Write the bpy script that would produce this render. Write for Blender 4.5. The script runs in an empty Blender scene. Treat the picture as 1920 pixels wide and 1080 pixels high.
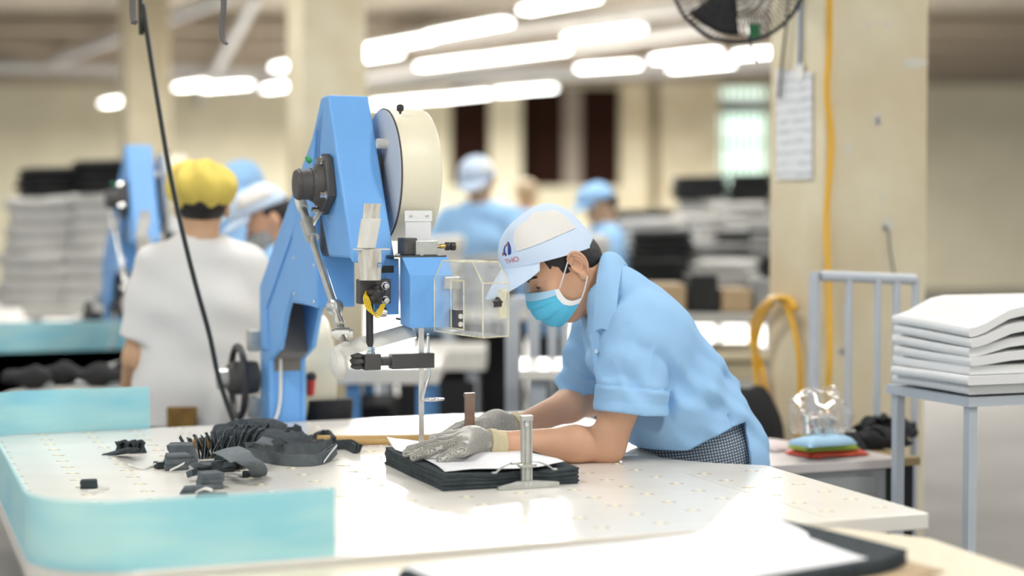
import bpy, bmesh, math, random
import numpy as np
from mathutils import Vector, Matrix
random.seed(7); np.random.seed(7)
SC = bpy.context.scene
COL = SC.collection

# ---------------------------------------------------------------- camera, world, light, exposure
FPX, EYE, TBL = 3100.0, 1.41, 0.85            # focal length in pixels (1920 wide), eye height, table height
PITCH = math.atan(125 / FPX)
cam_d = bpy.data.cameras.new('camera'); cam = bpy.data.objects.new('camera', cam_d); COL.objects.link(cam)
cam.location = (0, 0, EYE); cam.rotation_euler = (math.pi / 2 - PITCH, 0, 0)
cam_d.sensor_width = 36; cam_d.lens = FPX / 1920 * 36; cam_d.clip_end = 200; cam_d.clip_start = .05
cam_d.dof.use_dof = True; cam_d.dof.focus_distance = 3.74; cam_d.dof.aperture_fstop = 58.1 / 47.0
SC.camera = cam
SC.view_settings.view_transform = 'Standard'; SC.view_settings.look = 'None'
SC.view_settings.gamma = 1; SC.view_settings.use_curve_mapping = False
SC.view_settings.exposure = 0.68
W = bpy.data.worlds.new('sky'); SC.world = W; W.use_nodes = True
bg = W.node_tree.nodes['Background']; bg.inputs[0].default_value = (.93, .97, 1.0, 1); bg.inputs[1].default_value = 0.55

FW = np.array([0, math.cos(PITCH), -math.sin(PITCH)]); UP = np.array([0, math.sin(PITCH), math.cos(PITCH)])
CAM = np.array([0, 0, EYE])
def ray(px, py): return FW + np.array([1., 0, 0]) * (px - 960) / FPX + UP * (540 - py) / FPX
def at(px, py, y):
    r = ray(px, py); return CAM + r * (y / r[1])
def atz(px, py, z):
    r = ray(px, py); return CAM + r * ((z - EYE) / r[2])
ANG = math.radians(21)
UV_U = np.array([math.cos(ANG), math.sin(ANG), 0]); UV_V = np.array([-math.sin(ANG), math.cos(ANG), 0])
ORG = np.array([-.210, 3.816, TBL])           # the blade's foot on the cutting table: origin of table coordinates
def T(p):                                      # table coordinates (along, across, above the top) -> world
    return ORG + UV_U * p[0] + UV_V * p[1] + np.array([0, 0, p[2]])
def A(*a): return np.array(a, float)

# ---------------------------------------------------------------- materials
MATS = {}
def nt(m):
    m.use_nodes = True; t = m.node_tree
    return t, t.nodes, t.links, t.nodes['Principled BSDF']
def mat(name, col, rough=.5, metal=0., var=0., vscale=6., bump=0., bscale=80., spec=.5, col2=None, stretch=None, coat=0.):
    if name in MATS: return MATS[name]
    m = bpy.data.materials.new(name); t, n, l, b = nt(m)
    b.inputs['Base Color'].default_value = (*col, 1); b.inputs['Roughness'].default_value = rough
    b.inputs['Metallic'].default_value = metal; b.inputs['Specular IOR Level'].default_value = spec
    if coat: b.inputs['Coat Weight'].default_value = coat; b.inputs['Coat Roughness'].default_value = .08
    if var or bump or col2:
        tc = n.new('ShaderNodeTexCoord'); vec = tc.outputs['Object']
        if stretch:
            mp = n.new('ShaderNodeMapping'); mp.inputs['Scale'].default_value = stretch
            l.new(vec, mp.inputs['Vector']); vec = mp.outputs['Vector']
        if var or col2:
            nz = n.new('ShaderNodeTexNoise'); nz.inputs['Scale'].default_value = vscale; nz.inputs['Detail'].default_value = 6
            l.new(vec, nz.inputs['Vector'])
            rp = n.new('ShaderNodeValToRGB')
            c2 = col2 if col2 else tuple(max(0, c * (1 - var)) for c in col)
            rp.color_ramp.elements[0].position = .35; rp.color_ramp.elements[0].color = (*c2, 1)
            rp.color_ramp.elements[1].position = .65; rp.color_ramp.elements[1].color = (*col, 1)
            l.new(nz.outputs['Fac'], rp.inputs['Fac']); l.new(rp.outputs['Color'], b.inputs['Base Color'])
        if bump:
            nb = n.new('ShaderNodeTexNoise'); nb.inputs['Scale'].default_value = bscale; nb.inputs['Detail'].default_value = 3
            l.new(vec, nb.inputs['Vector'])
            bp = n.new('ShaderNodeBump'); bp.inputs['Strength'].default_value = bump; bp.inputs['Distance'].default_value = .01
            l.new(nb.outputs['Fac'], bp.inputs['Height']); l.new(bp.outputs['Normal'], b.inputs['Normal'])
    MATS[name] = m; return m
def emis(name, col, strength):
    m = bpy.data.materials.new(name); t, n, l, b = nt(m)
    b.inputs['Base Color'].default_value = (*col, 1); b.inputs['Emission Color'].default_value = (*col, 1)
    b.inputs['Emission Strength'].default_value = strength
    MATS[name] = m; return m
def clear(name, col=(1, 1, 1), haze=.12, gloss=.08, haze_col=(.9, .92, .92)):
    m = bpy.data.materials.new(name); m.use_nodes = True; n = m.node_tree.nodes; l = m.node_tree.links
    for x in list(n): n.remove(x)
    o = n.new('ShaderNodeOutputMaterial'); tr = n.new('ShaderNodeBsdfTransparent'); tr.inputs[0].default_value = (*col, 1)
    d = n.new('ShaderNodeBsdfDiffuse'); d.inputs[0].default_value = (*haze_col, 1)
    g = n.new('ShaderNodeBsdfGlossy'); g.inputs['Roughness'].default_value = .12
    m1 = n.new('ShaderNodeMixShader'); m2 = n.new('ShaderNodeMixShader'); m2.inputs[0].default_value = gloss
    tc = n.new('ShaderNodeTexCoord'); nz = n.new('ShaderNodeTexNoise'); nz.inputs['Scale'].default_value = 22; nz.inputs['Detail'].default_value = 5
    mr = n.new('ShaderNodeMapRange'); mr.inputs[1].default_value = .3; mr.inputs[2].default_value = .75
    mr.inputs[3].default_value = haze * .5; mr.inputs[4].default_value = haze * 1.6
    l.new(tc.outputs['Object'], nz.inputs['Vector']); l.new(nz.outputs['Fac'], mr.inputs[0]); l.new(mr.outputs[0], m1.inputs[0])
    l.new(tr.outputs[0], m1.inputs[1]); l.new(d.outputs[0], m1.inputs[2])
    l.new(m1.outputs[0], m2.inputs[1]); l.new(g.outputs[0], m2.inputs[2]); l.new(m2.outputs[0], o.inputs[0])
    MATS[name] = m; return m

mat('blue_paint', (.17, .43, .86), .42, bump=.12, bscale=260, var=.06, vscale=5, spec=.4)
mat('cream_paint', (.86, .80, .62), .4, var=.05, vscale=4, bump=.04, bscale=60)
mat('grey_disc', (.62, .66, .72), .5, var=.1, vscale=6)
mat('black_plastic', (.028, .026, .028), .42)
mat('cast_dark', (.085, .08, .078), .55, metal=.2, bump=.25, bscale=240)
mat('dark_steel', (.10, .10, .10), .5, metal=.3, var=.3, vscale=50, bump=.2, bscale=200)
mat('steel', (.80, .79, .76), .34, metal=1., var=.12, vscale=30)
mat('steel_bright', (.75, .74, .72), .22, metal=1.)
mat('steel_bronze', (.34, .25, .19), .35, metal=.9, var=.25, vscale=25)
mat('zinc', (.60, .60, .56), .4, metal=.8, var=.15, vscale=40)
mat('white_plastic', (.80, .79, .75), .45, var=.06, vscale=20)
mat('white_tape', (.74, .72, .66), .6, col2=(.42, .38, .32), vscale=18, stretch=(3, 3, .6))
mat('white_dirty', (.74, .72, .67), .8, var=.15, vscale=25, spec=.15)
mat('white_label', (.84, .85, .85), .5)
mat('brass', (.55, .40, .16), .35, metal=.9)
mat('yellow_wire', (.80, .56, .02), .45)
mat('red_plastic', (.62, .03, .03), .4)
mat('green_plastic', (.03, .35, .12), .4)
mat('cable_black', (.018, .022, .020), .5)
mat('grey_strap', (.13, .12, .12), .7)
mat('grey_inside', (.20, .18, .16), .6, var=.1)
mat('laminate', (.86, .83, .765), .22, var=.035, vscale=3, stretch=(1, 6, 1), spec=.5)
mat('laminate_edge', (.52, .49, .43), .5)
mat('laminate_near', (.80, .72, .56), .4, var=.06, vscale=30)
mat('valve_pale', (.80, .72, .50), .35)
mat('valve_dark', (.42, .36, .30), .6)
mat('slate_fabric', (.065, .078, .085), .92, var=.25, vscale=60, bump=.3, bscale=900, spec=.15)
mat('slate_fabric_pale', (.21, .235, .25), .92, var=.15, vscale=60, bump=.3, bscale=900, spec=.15)
mat('slate_fabric_light', (.15, .17, .185), .92, var=.2, vscale=60, bump=.3, bscale=900, spec=.15)
mat('black_fabric', (.014, .014, .016), .85, bump=.4, bscale=30)
mat('paper', (.84, .84, .86), .75, var=.02, vscale=4, bump=.05, bscale=20, spec=.2)
mat('tan_paper', (.52, .39, .24), .85, var=.1, vscale=10)
mat('bamboo', (.56, .36, .13), .45, col2=(.42, .25, .08), vscale=4, stretch=(1, 14, 14))
mat('bristle', (.42, .25, .07), .8)
mat('teal_board', (.50, .82, .83), .35, col2=(.30, .68, .80), vscale=3.6, stretch=(1, 1, 4.5))
mat('wall_cream', (.70, .645, .475), .8, var=.08, vscale=1.2)
mat('pillar_cream', (.74, .67, .49), .75, col2=(.62, .52, .34), vscale=2.3, bump=.06, bscale=12)
mat('plaster_patch', (.66, .63, .55), .9)
mat('plaster_grey', (.34, .33, .31), .9)
mat('ceiling', (.30, .265, .21), .9, var=.15, vscale=1.0, stretch=(.2, 2, 1))
mat('beam_grey', (.40, .40, .40), .7)
mat('beam_pale', (.66, .65, .63), .6)
mat('beam_brown', (.25, .205, .155), .8)
mat('floor', (.27, .26, .245), .85, var=.15, vscale=1.5, spec=.15)
mat('dark_brown_glass', (.026, .011, .008), .9, spec=.05)
mat('mullion', (.28, .235, .19), .6)
mat('green_bar', (.40, .62, .48), .6)
mat('rail_paint', (.52, .56, .61), .4, var=.06, vscale=9)
mat('hose_yellow', (.80, .44, .03), .4, var=.08, vscale=8)
emis('tube_glow', (1.0, 1.0, .97), 6.0)
emis('lamp_glow', (1.0, .99, .96), 1.8)
emis('daylight_pane', (.88, .97, .92), 1.0)
clear('acrylic', haze=.20, gloss=.06)
clear('acrylic_edge', col=(.95, .93, .80), haze=.55, gloss=.08, haze_col=(.88, .84, .66))
clear('poly_bag', haze=.16, gloss=.16, haze_col=(.9, .88, .88))

# ---------------------------------------------------------------- mesh helpers
WLOC = {}
class MB:
    def __init__(s, tf=None): s.v = []; s.f = []; s.tf = tf
    def add(s, vs, fs):
        o = len(s.v)
        for p in vs: s.v.append(np.array(s.tf(p) if s.tf else p, float))
        for q in fs: s.f.append([o + i for i in q])
        return s
    def box(s, lo, hi):
        x0, y0, z0 = lo; x1, y1, z1 = hi
        return s.add([(x0, y0, z0), (x1, y0, z0), (x1, y1, z0), (x0, y1, z0), (x0, y0, z1), (x1, y0, z1), (x1, y1, z1), (x0, y1, z1)],
                     [(3, 2, 1, 0), (4, 5, 6, 7), (0, 1, 5, 4), (1, 2, 6, 5), (2, 3, 7, 6), (3, 0, 4, 7)])
    def prism(s, poly, axis, a0, a1):           # poly in the two other axes (in order), extruded along axis
        n = len(poly)
        def mk(p, a):
            q = list(p); q.insert(axis, a); return q
        return s.add([mk(p, a0) for p in poly] + [mk(p, a1) for p in poly],
                     [list(range(n))[::-1], list(range(n, 2 * n))] + [(i, (i + 1) % n, n + (i + 1) % n, n + i) for i in range(n)])
    def tube(s, pts, r, n=10, closed=False, squash=1.):
        pts = [np.array(p, float) for p in pts]; m = len(pts)
        rs = [r] * m if np.isscalar(r) else list(r)
        ref = None; vs = []
        for i, p in enumerate(pts):
            a = pts[(i - 1) % m] if (closed or i > 0) else p
            b = pts[(i + 1) % m] if (closed or i < m - 1) else p
            t = (b - a) / (np.linalg.norm(b - a) + 1e-12)
            if ref is None:
                ref = np.cross(t, [0, 0, 1.]);
                if np.linalg.norm(ref) < .1: ref = np.cross(t, [1., 0, 0])
            ref = ref - t * (ref @ t); ref /= np.linalg.norm(ref) + 1e-12
            bn = np.cross(t, ref)
            for k in range(n):
                w = 2 * math.pi * k / n
                vs.append(p + rs[i] * (ref * math.cos(w) + bn * math.sin(w) * squash))
        fs = []
        for i in range(m if closed else m - 1):
            j = (i + 1) % m
            for k in range(n):
                k2 = (k + 1) % n; fs.append((i * n + k, i * n + k2, j * n + k2, j * n + k))
        if not closed: fs += [list(range(n))[::-1], list(range((m - 1) * n, m * n))]
        return s.add(vs, fs)
    def lathe(s, prof, o, axis, n=24):
        o = np.array(o, float); ax = np.array(axis, float); ax /= np.linalg.norm(ax)
        e = np.cross(ax, [0, 0, 1.])
        if np.linalg.norm(e) < .1: e = np.cross(ax, [1., 0, 0])
        e /= np.linalg.norm(e); g = np.cross(ax, e)
        vs = []
        for r, h in prof:
            for k in range(n):
                w = 2 * math.pi * k / n
                vs.append(o + ax * h + (e * math.cos(w) + g * math.sin(w)) * max(r, 1e-5))
        fs = []
        for i in range(len(prof) - 1):
            for k in range(n):
                k2 = (k + 1) % n; fs.append((i * n + k, i * n + k2, (i + 1) * n + k2, (i + 1) * n + k))
        fs += [list(range(n))[::-1], list(range((len(prof) - 1) * n, len(prof) * n))]
        return s.add(vs, fs)
    def ell(s, c, r, n=16, m=10):
        c = np.array(c, float); r = (r,) * 3 if np.isscalar(r) else r
        return s.add([c + np.array([r[0] * math.sin(math.pi * i / m) * math.cos(2 * math.pi * k / n), r[1] * math.sin(math.pi * i / m) * math.sin(2 * math.pi * k / n), r[2] * math.cos(math.pi * i / m)])
                      for i in range(m + 1) for k in range(n)],
                     [(i * n + k, (i + 1) * n + k, (i + 1) * n + (k + 1) % n, i * n + (k + 1) % n) for i in range(m) for k in range(n)])
    def grid(s, P, thick=0.):                  # P: array (a, b, 3); thickness along the normals gives it a closed slab
        P = np.array([[s.tf(q) if s.tf else q for q in row] for row in P], float); a, b = P.shape[:2]
        sv = s.tf; s.tf = None
        f1 = [(i * b + j, i * b + j + 1, (i + 1) * b + j + 1, (i + 1) * b + j) for i in range(a - 1) for j in range(b - 1)]
        if not thick: s.add(P.reshape(-1, 3), f1); s.tf = sv; return s
        gi = np.gradient(P, axis=0); gj = np.gradient(P, axis=1); nn = np.cross(gj, gi)
        nn /= np.linalg.norm(nn, axis=2, keepdims=True) + 1e-12
        Q = P - nn * thick; N = a * b
        f = f1[:] + [tuple(N + x for x in q[::-1]) for q in f1]
        loop = [(0, j) for j in range(b)] + [(i, b - 1) for i in range(1, a)] + [(a - 1, j) for j in range(b - 2, -1, -1)] + [(i, 0) for i in range(a - 2, 0, -1)]
        L = [i * b + j for i, j in loop]
        f += [(L[(k + 1) % len(L)], L[k], N + L[k], N + L[(k + 1) % len(L)]) for k in range(len(L))]
        s.add(list(P.reshape(-1, 3)) + list(Q.reshape(-1, 3)), f); s.tf = sv; return s
    def build(s, name, m, parent=None, smooth=False, bevel=0., sub=0):
        off = WLOC.get(parent.as_pointer(), np.zeros(3)) if parent else np.zeros(3)
        V = np.array(s.v)
        if parent is None:                     # a thing of one mesh: origin at its base
            off = np.array([(V[:, 0].min() + V[:, 0].max()) / 2, (V[:, 1].min() + V[:, 1].max()) / 2, V[:, 2].min()])
        me = bpy.data.meshes.new(name); me.from_pydata([tuple(p) for p in (V - off)], [], s.f)
        bm = bmesh.new(); bm.from_mesh(me); bmesh.ops.recalc_face_normals(bm, faces=bm.faces); bm.to_mesh(me); bm.free()
        return finish(name, me, m, parent, off, smooth, bevel, sub)
def finish(name, me, m, parent, off, smooth=False, bevel=0., sub=0):
    for mm in (m if isinstance(m, (list, tuple)) else [m]): me.materials.append(MATS[mm] if isinstance(mm, str) else mm)
    o = bpy.data.objects.new(name, me); COL.objects.link(o)
    if parent is None: o.location = off
    else: o.parent = parent
    WLOC[o.as_pointer()] = off
    if smooth is True: me.polygons.foreach_set('use_smooth', [True] * len(me.polygons))
    elif smooth:
        me.polygons.foreach_set('use_smooth', [True] * len(me.polygons)); me.set_sharp_from_angle(angle=math.radians(smooth))
    if bevel:
        b = o.modifiers.new('bevel', 'BEVEL'); b.width = bevel; b.segments = 2; b.limit_method = 'ANGLE'; b.angle_limit = math.radians(40)
    if sub:
        q = o.modifiers.new('sub', 'SUBSURF'); q.levels = sub; q.render_levels = sub
    return o
def tag(o, label, cat, group=None, kind=None):
    if label: o['label'] = label
    if cat: o['category'] = cat
    if group: o['group'] = group
    if kind: o['kind'] = kind
    return o
def thing(name, loc, label, cat, group=None, kind=None):
    o = bpy.data.objects.new(name, None); COL.objects.link(o); o.location = tuple(loc); o.empty_display_size = .05
    WLOC[o.as_pointer()] = np.array(loc, float)
    return tag(o, label, cat, group, kind)
def struct(o): o['kind'] = 'structure'; return o
def kids(o): return [c for c in bpy.data.objects if c.parent == o]
def copy_tree(o, parent=None):
    c = o.copy(); COL.objects.link(c)
    if parent: c.parent = parent
    for ch in kids(o): copy_tree(ch, c)
    return c
def smooth_path(pts, n=8, closed=False):       # Catmull-Rom
    P = [np.array(p, float) for p in pts]; m = len(P); out = []
    for i in range(m if closed else m - 1):
        if closed: a, b, c, d = P[i - 1], P[i], P[(i + 1) % m], P[(i + 2) % m]
        else: a, b, c, d = P[max(i - 1, 0)], P[i], P[i + 1], P[min(i + 2, m - 1)]
        for k in range(n):
            t = k / n
            out.append(.5 * ((2 * b) + (c - a) * t + (2 * a - 5 * b + 4 * c - d) * t * t + (3 * b - a - 3 * c + d) * t ** 3))
    if not closed: out.append(P[-1])
    return out

# ---------------------------------------------------------------- the hall
HALL_Y, CEIL = 34.0, 4.2
struct(MB().box((-16, -4, -.1), (16, HALL_Y + .4, 0)).build('floor', 'floor'))
struct(MB().box((-16, -4, CEIL), (16, HALL_Y + .4, CEIL + .15)).build('ceiling', 'ceiling'))
wall = MB()
def wrect(x0, y0, x1, y1, Y=HALL_Y):
    a = at(x0, y1, Y); b = at(x1, y0, Y); return a[0], b[0], a[2], b[2]
OPEN = [wrect(845, 163, 918, 348), wrect(978, 163, 1162, 350), wrect(1350, 165, 1440, 392)]
xs = -16.
for x0, x1, z0, z1 in OPEN:
    wall.box((xs, HALL_Y, 0), (x0, HALL_Y + .3, CEIL)); wall.box((x0, HALL_Y, 0), (x1, HALL_Y + .3, z0)); wall.box((x0, HALL_Y, z1), (x1, HALL_Y + .3, CEIL)); xs = x1
wall.box((xs, HALL_Y, 0), (16, HALL_Y + .3, CEIL))
struct(wall.build('wall_back', 'wall_cream'))
for k, (x0, x1, z0, z1) in enumerate(OPEN):
    if k < 2:
        w = struct(MB().box((x0, HALL_Y + .12, z0), (x1, HALL_Y + .16, z1)).build('window_%d' % (k + 1), 'dark_brown_glass'))
        if k == 1:
            m0 = at(1056, 340, HALL_Y)[0]; m1 = at(1090, 340, HALL_Y)[0]
            MB().box((m0, HALL_Y - .02, z0), (m1, HALL_Y + .1, z1)).build('mullion', 'mullion', w)
    else:
        w = struct(MB().box((x0, HALL_Y + .2, z0), (x1, HALL_Y + .24, z1)).build('window_3', 'daylight_pane'))
        for q in range(7):
            xx = x0 + (x1 - x0) * (q + .5) / 7
            MB().box((xx - .03, HALL_Y + .05, z0), (xx + .03, HALL_Y + .1, z1)).build('window_bar', 'green_bar', w)
        for q in range(3):
            zz = z0 + (z1 - z0) * (.28 + .26 * q)
            MB().box((x0, HALL_Y + .06, zz - .03), (x1, HALL_Y + .11, zz + .03)).build('window_bar', 'green_bar', w)
        zz = z1 - .32
        MB().box((x0, HALL_Y - .02, zz - .16), (x1, HALL_Y + .12, zz + .1)).build('lintel', 'beam_grey', w)
def pillar(name, px0, px1, Y, w, mt='pillar_cream', turned=True, top=CEIL):
    c = at((px0 + px1) / 2, 415, Y); r = MB(); h = w / 2
    pts = [c + UV_U * a * h + UV_V * b * h for a, b in ((-1, -1), (1, -1), (1, 1), (-1, 1))] if turned else [c + A(a * h, b * h, 0) for a, b in ((-1, -1), (1, -1), (1, 1), (-1, 1))]
    r.prism([(p[0], p[1]) for p in pts], 2, 0, top)
    return struct(r.build(name, mt, bevel=.012))
pillar('trim_1', 540, 685, 10.2, .40)
pillar('trim_2', 228, 320, 15.4, .40)
for k, (a, b, Y) in enumerate([(918, 978, 33.6), (1166, 1216, 33.6), (1236, 1346, 33.4)]):
    x0 = at(a, 300, Y)[0]; x1 = at(b, 300, Y)[0]
    struct(MB().box((x0, Y - .2, 0), (x1, HALL_Y, CEIL)).build('trim_%d' % (k + 3), 'pillar_cream' if k else 'wall_cream'))
# ceiling beams and ducts, spanning the hall
def beam(name, p, q, w, h, mt):
    p = np.array(p); q = np.array(q); d = (q - p) / np.linalg.norm(q - p); s = np.cross(d, [0, 0, 1.]); s /= np.linalg.norm(s)
    b = MB(); vs = []
    for e in (p, q):
        for a, c in ((-1, -1), (1, -1), (1, 1), (-1, 1)): vs.append(e + s * a * w / 2 + A(0, 0, c * h / 2))
    b.add(vs, [(0, 1, 2, 3), (7, 6, 5, 4), (0, 4, 5, 1), (1, 5, 6, 2), (2, 6, 7, 3), (3, 7, 4, 0)])
    return struct(b.build(name, mt))
def pbeam(name, x0, y0, x1, y1, z, w, h, mt, ext=3.):
    p = atz(x0, y0, z); q = atz(x1, y1, z); d = (q - p) / np.linalg.norm(q - p)
    return beam(name, p - d * ext, q + d * ext, w, h, mt)
pbeam('trim_6', 690, 140, 1100, 84, 3.62, .32, .10, 'beam_pale')
pbeam('trim_7', 690, 152, 1350, 120, 3.9, .5, .22, 'beam_grey')
pbeam('trim_8', 1000, 52, 1250, 20, 3.75, .22, .10, 'beam_pale')
for k, (yy, mt) in enumerate([(22.2, 'beam_brown'), (24.4, 'beam_brown'), (27., 'beam_brown'), (29.8, 'beam_brown')]):
    beam('trim_%d' % (9 + k), (-14, yy, CEIL - .13), (14, yy, CEIL - .13), .35, .26, mt)
pbeam('trim_13', 163, 130, 540, 140, 3.9, .3, .12, 'beam_grey')
pbeam('trim_14', 163, 92, 330, 30, 3.8, .10, .10, 'beam_grey', 2.)
pbeam('trim_15', 340, 250, 470, 12, 3.75, .10, .10, 'beam_grey', 1.)

# ---------------------------------------------------------------- fluorescent fixtures
def fixture(p, q, label, lit=True, group='fluorescent ceiling lights', power=0):
    p = np.array(p); q = np.array(q); d = (q - p) / np.linalg.norm(q - p); s = np.cross(d, [0, 0, 1.]); s /= np.linalg.norm(s)
    c = (p + q) / 2
    t = thing('ceiling_light', c + A(0, 0, -.03), label, 'ceiling light', group)
    h = MB(); vs = []
    for e in (p, q):
        for a, b in ((-.09, .05), (.09, .05), (.05, .11), (-.05, .11)): vs.append(e + s * a + A(0, 0, b))
    h.add(vs, [(0, 1, 2, 3), (7, 6, 5, 4), (0, 4, 5, 1), (1, 5, 6, 2), (2, 6, 7, 3), (3, 7, 4, 0)]); h.build('housing', 'white_plastic', t)
    for sg in (-1, 1): MB().tube([p + s * .045 * sg + A(0, 0, .02), q + s * .045 * sg + A(0, 0, .02)], .022, 8).build('tube', 'tube_glow', t, smooth=True)
    for e in (.25, .75):
        w = p + (q - p) * e; MB().tube([w + A(0, 0, .1), A(w[0], w[1], CEIL)], .006, 5).build('hanger', 'beam_grey', t)
    if power:
        ld = bpy.data.lights.new('tube_light', 'AREA'); ld.shape = 'RECTANGLE'; ld.size = float(np.linalg.norm(q - p)); ld.size_y = .2
        ld.energy = power; ld.color = (1.0, .985, .95)
        lo = bpy.data.objects.new('tube_light', ld); COL.objects.link(lo); lo.parent = t
        lo.location = (0, 0, -.03); lo.rotation_euler = (0, 0, math.atan2(d[1], d[0]))
    return t
LZ = 3.45
for x0, y0, x1, y1, w in [
    (984, 24, 1115, 0, 'highest in view, over the man in the light blue shirt'), (806, 72, 950, 46, 'long one, right-hand of the pair above the cream wheel cover'),
    (683, 97, 804, 76, 'left-hand of the pair above the cream wheel cover'), (672, 114, 745, 103, 'short one tucked under the left-hand tube by the pillar'),
    (789, 128, 920, 112, 'along the pale beam, left half'), (905, 114, 1059, 96, 'along the pale beam, right half'),
    (1066, 75, 1200, 58, 'upper right of the pale beam'), (1087, 132, 1195, 125, 'alone above the dark brown window'),
    (1228, 115, 1345, 102, 'behind a second one, under the fan'), (1260, 132, 1370, 122, 'in front of its twin, under the fan'),
    (1381, 108, 1452, 101, 'beside the cream pillar, under the fan'), (934, 176, 1037, 168, 'over the left edge of the dark window'),
    (826, 188, 914, 179, 'just right of the cream wheel cover'), (700, 198, 826, 187, 'just behind the top of the cream wheel cover'),
    (335, 167, 385, 160, 'left of a longer one, above the yellow cap'), (382, 168, 466, 161, 'longer one above the yellow cap'),
    (500, 170, 550, 162, 'by the left edge of the wide pillar'), (517, 130, 549, 125, 'small, above another by the wide pillar'),
    (196, 197, 232, 191, 'far one left of the narrow pillar')]:
    fixture(atz(x0, y0, LZ), atz(x1, y1, LZ), 'glowing fluorescent ceiling light, ' + w, power=230)
LD = A(-.637, .771, 0)
for i, (x, y) in enumerate([(-4.2, 3.), (-1.4, 2.2), (1.6, 2.6), (4.4, 3.), (-3.4, 6.2), (-.6, 5.6), (2.4, 5.8), (5., 6.4), (-2.4, 9.4), (.6, 9.2), (3.6, 9.6), (-4.6, 12.6), (-1.2, 12.8), (2.2, 12.8), (-2.5, -1.), (.5, -1.2), (3.4, -.8)]):
    c = A(x, y, LZ)
    fixture(c - LD * .65, c + LD * .65, 'fluorescent ceiling light hanging over the cutting tables', group='ceiling lights over the tables', power=24)
# ---------------------------------------------------------------- the cutting table
tb = thing('cutting_table', T((-.12, -.05, -TBL)), 'long cream laminate cutting table with rows of small air valves', 'table')
notch = [(.71, .88), (.71, .26), (.66, .12), (.60, -.02), (.565, -.075), (.56, -.12), (.585, -.175), (.64, -.245), (.73, -.316)]
arc = lambda cu, cv, r, a0, a1: [(cu + r * math.cos(math.radians(a)), cv + r * math.sin(math.radians(a))) for a in np.linspace(a0, a1, 8)]
outl = arc(-.78, .71, .17, 180, 90) + notch + [(.71, -.975)] + arc(-.78, -.805, .17, 270, 180)
outl = outl[::-1]
MB(T).prism(outl, 2, -.032, 0).build('table_top', 'laminate', tb, bevel=.003)
ed = MB(T); n = len(outl)
MB(T).prism([(-.85, -.90), (.62, -.94), (.62, -.40), (.5, -.2), (.45, 0), (.62, .3), (.62, .82), (-.85, .80)], 2, -.11, -.033).build('apron_frame', 'laminate_edge', tb)
for u in (-.78, .5):
    for v in (-.82, .72): MB(T).box((u - .04, v - .04, -TBL), (u + .04, v + .04, -.11)).build('leg', 'rail_paint', tb)
for k in range(3):                                # the layered board edge at the right end
    MB(T).box((.7105, -.965, -.011 - .0105 * k), (.714 - .001 * k, -.33, -.003 - .0105 * k)).build('edge_strip', 'laminate_edge', tb)
MB(T).box((.50, -.95, .0002), (.504, -.30, .0006)).build('seam', 'white_dirty', tb)
# valves: one mesh each for the pale button and its two darker slots
def valve_proto():
    b = MB(); b.lathe([(.0055, 0), (.0055, .0012), (.003, .0022), (.0, .0024)], (0, 0, 0), (0, 0, 1), 10)
    s_ = MB()
    for sg in (-1, 1): s_.box((sg * .011 - .004, -.0025, 0), (sg * .011 + .004, .0025, .0006))
    return b, s_
pb, ps = valve_proto()
vm = bpy.data.meshes.new('air_valve'); vv = pb.v + ps.v; vf = pb.f + [[i + len(pb.v) for i in q] for q in ps.f]
vm.from_pydata([tuple(p) for p in vv], [], vf); vm.materials.append(MATS['valve_pale']); vm.materials.append(MATS['valve_dark'])
for i, p_ in enumerate(vm.polygons): p_.material_index = 1 if i >= len(pb.f) else 0
for i in range(-14, 7):
    for j in range(-4, 15):
        u = -.06 + .119 * i; v = -.586 + .1015 * j
        if v > .84 or v < -.95 or u > .68: continue
        if u > .5 and v > -.36: continue
        if u < -.9 or (u < -.8 and abs(v) > .75): continue
        if -.09 < u < .23 and -.43 < v < .03: continue
        o = bpy.data.objects.new('air_valve', vm); COL.objects.link(o); o.parent = tb
        w = T((u, v, 0)); o.location = w - WLOC[tb.as_pointer()]; o.rotation_euler = (0, 0, 0)
# second table in front of it
nb = thing('packing_table', T((0, -1.6, -TBL)), 'beige work table in the near foreground holding the covered fabric lay', 'table')
MB(T).prism([(-1.2, -2.3), (.52, -2.3), (.60, -1.14), (.50, -.986), (-1.2, -.986)], 2, -.052, -.012).build('table_top', 'laminate_near', nb, bevel=.004)
for u in (-1.1, .4):
    for v in (-2.2, -1.12): MB(T).box((u - .03, v - .03, -TBL), (u + .03, v + .03, -.052)).build('leg', 'rail_paint', nb)

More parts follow.
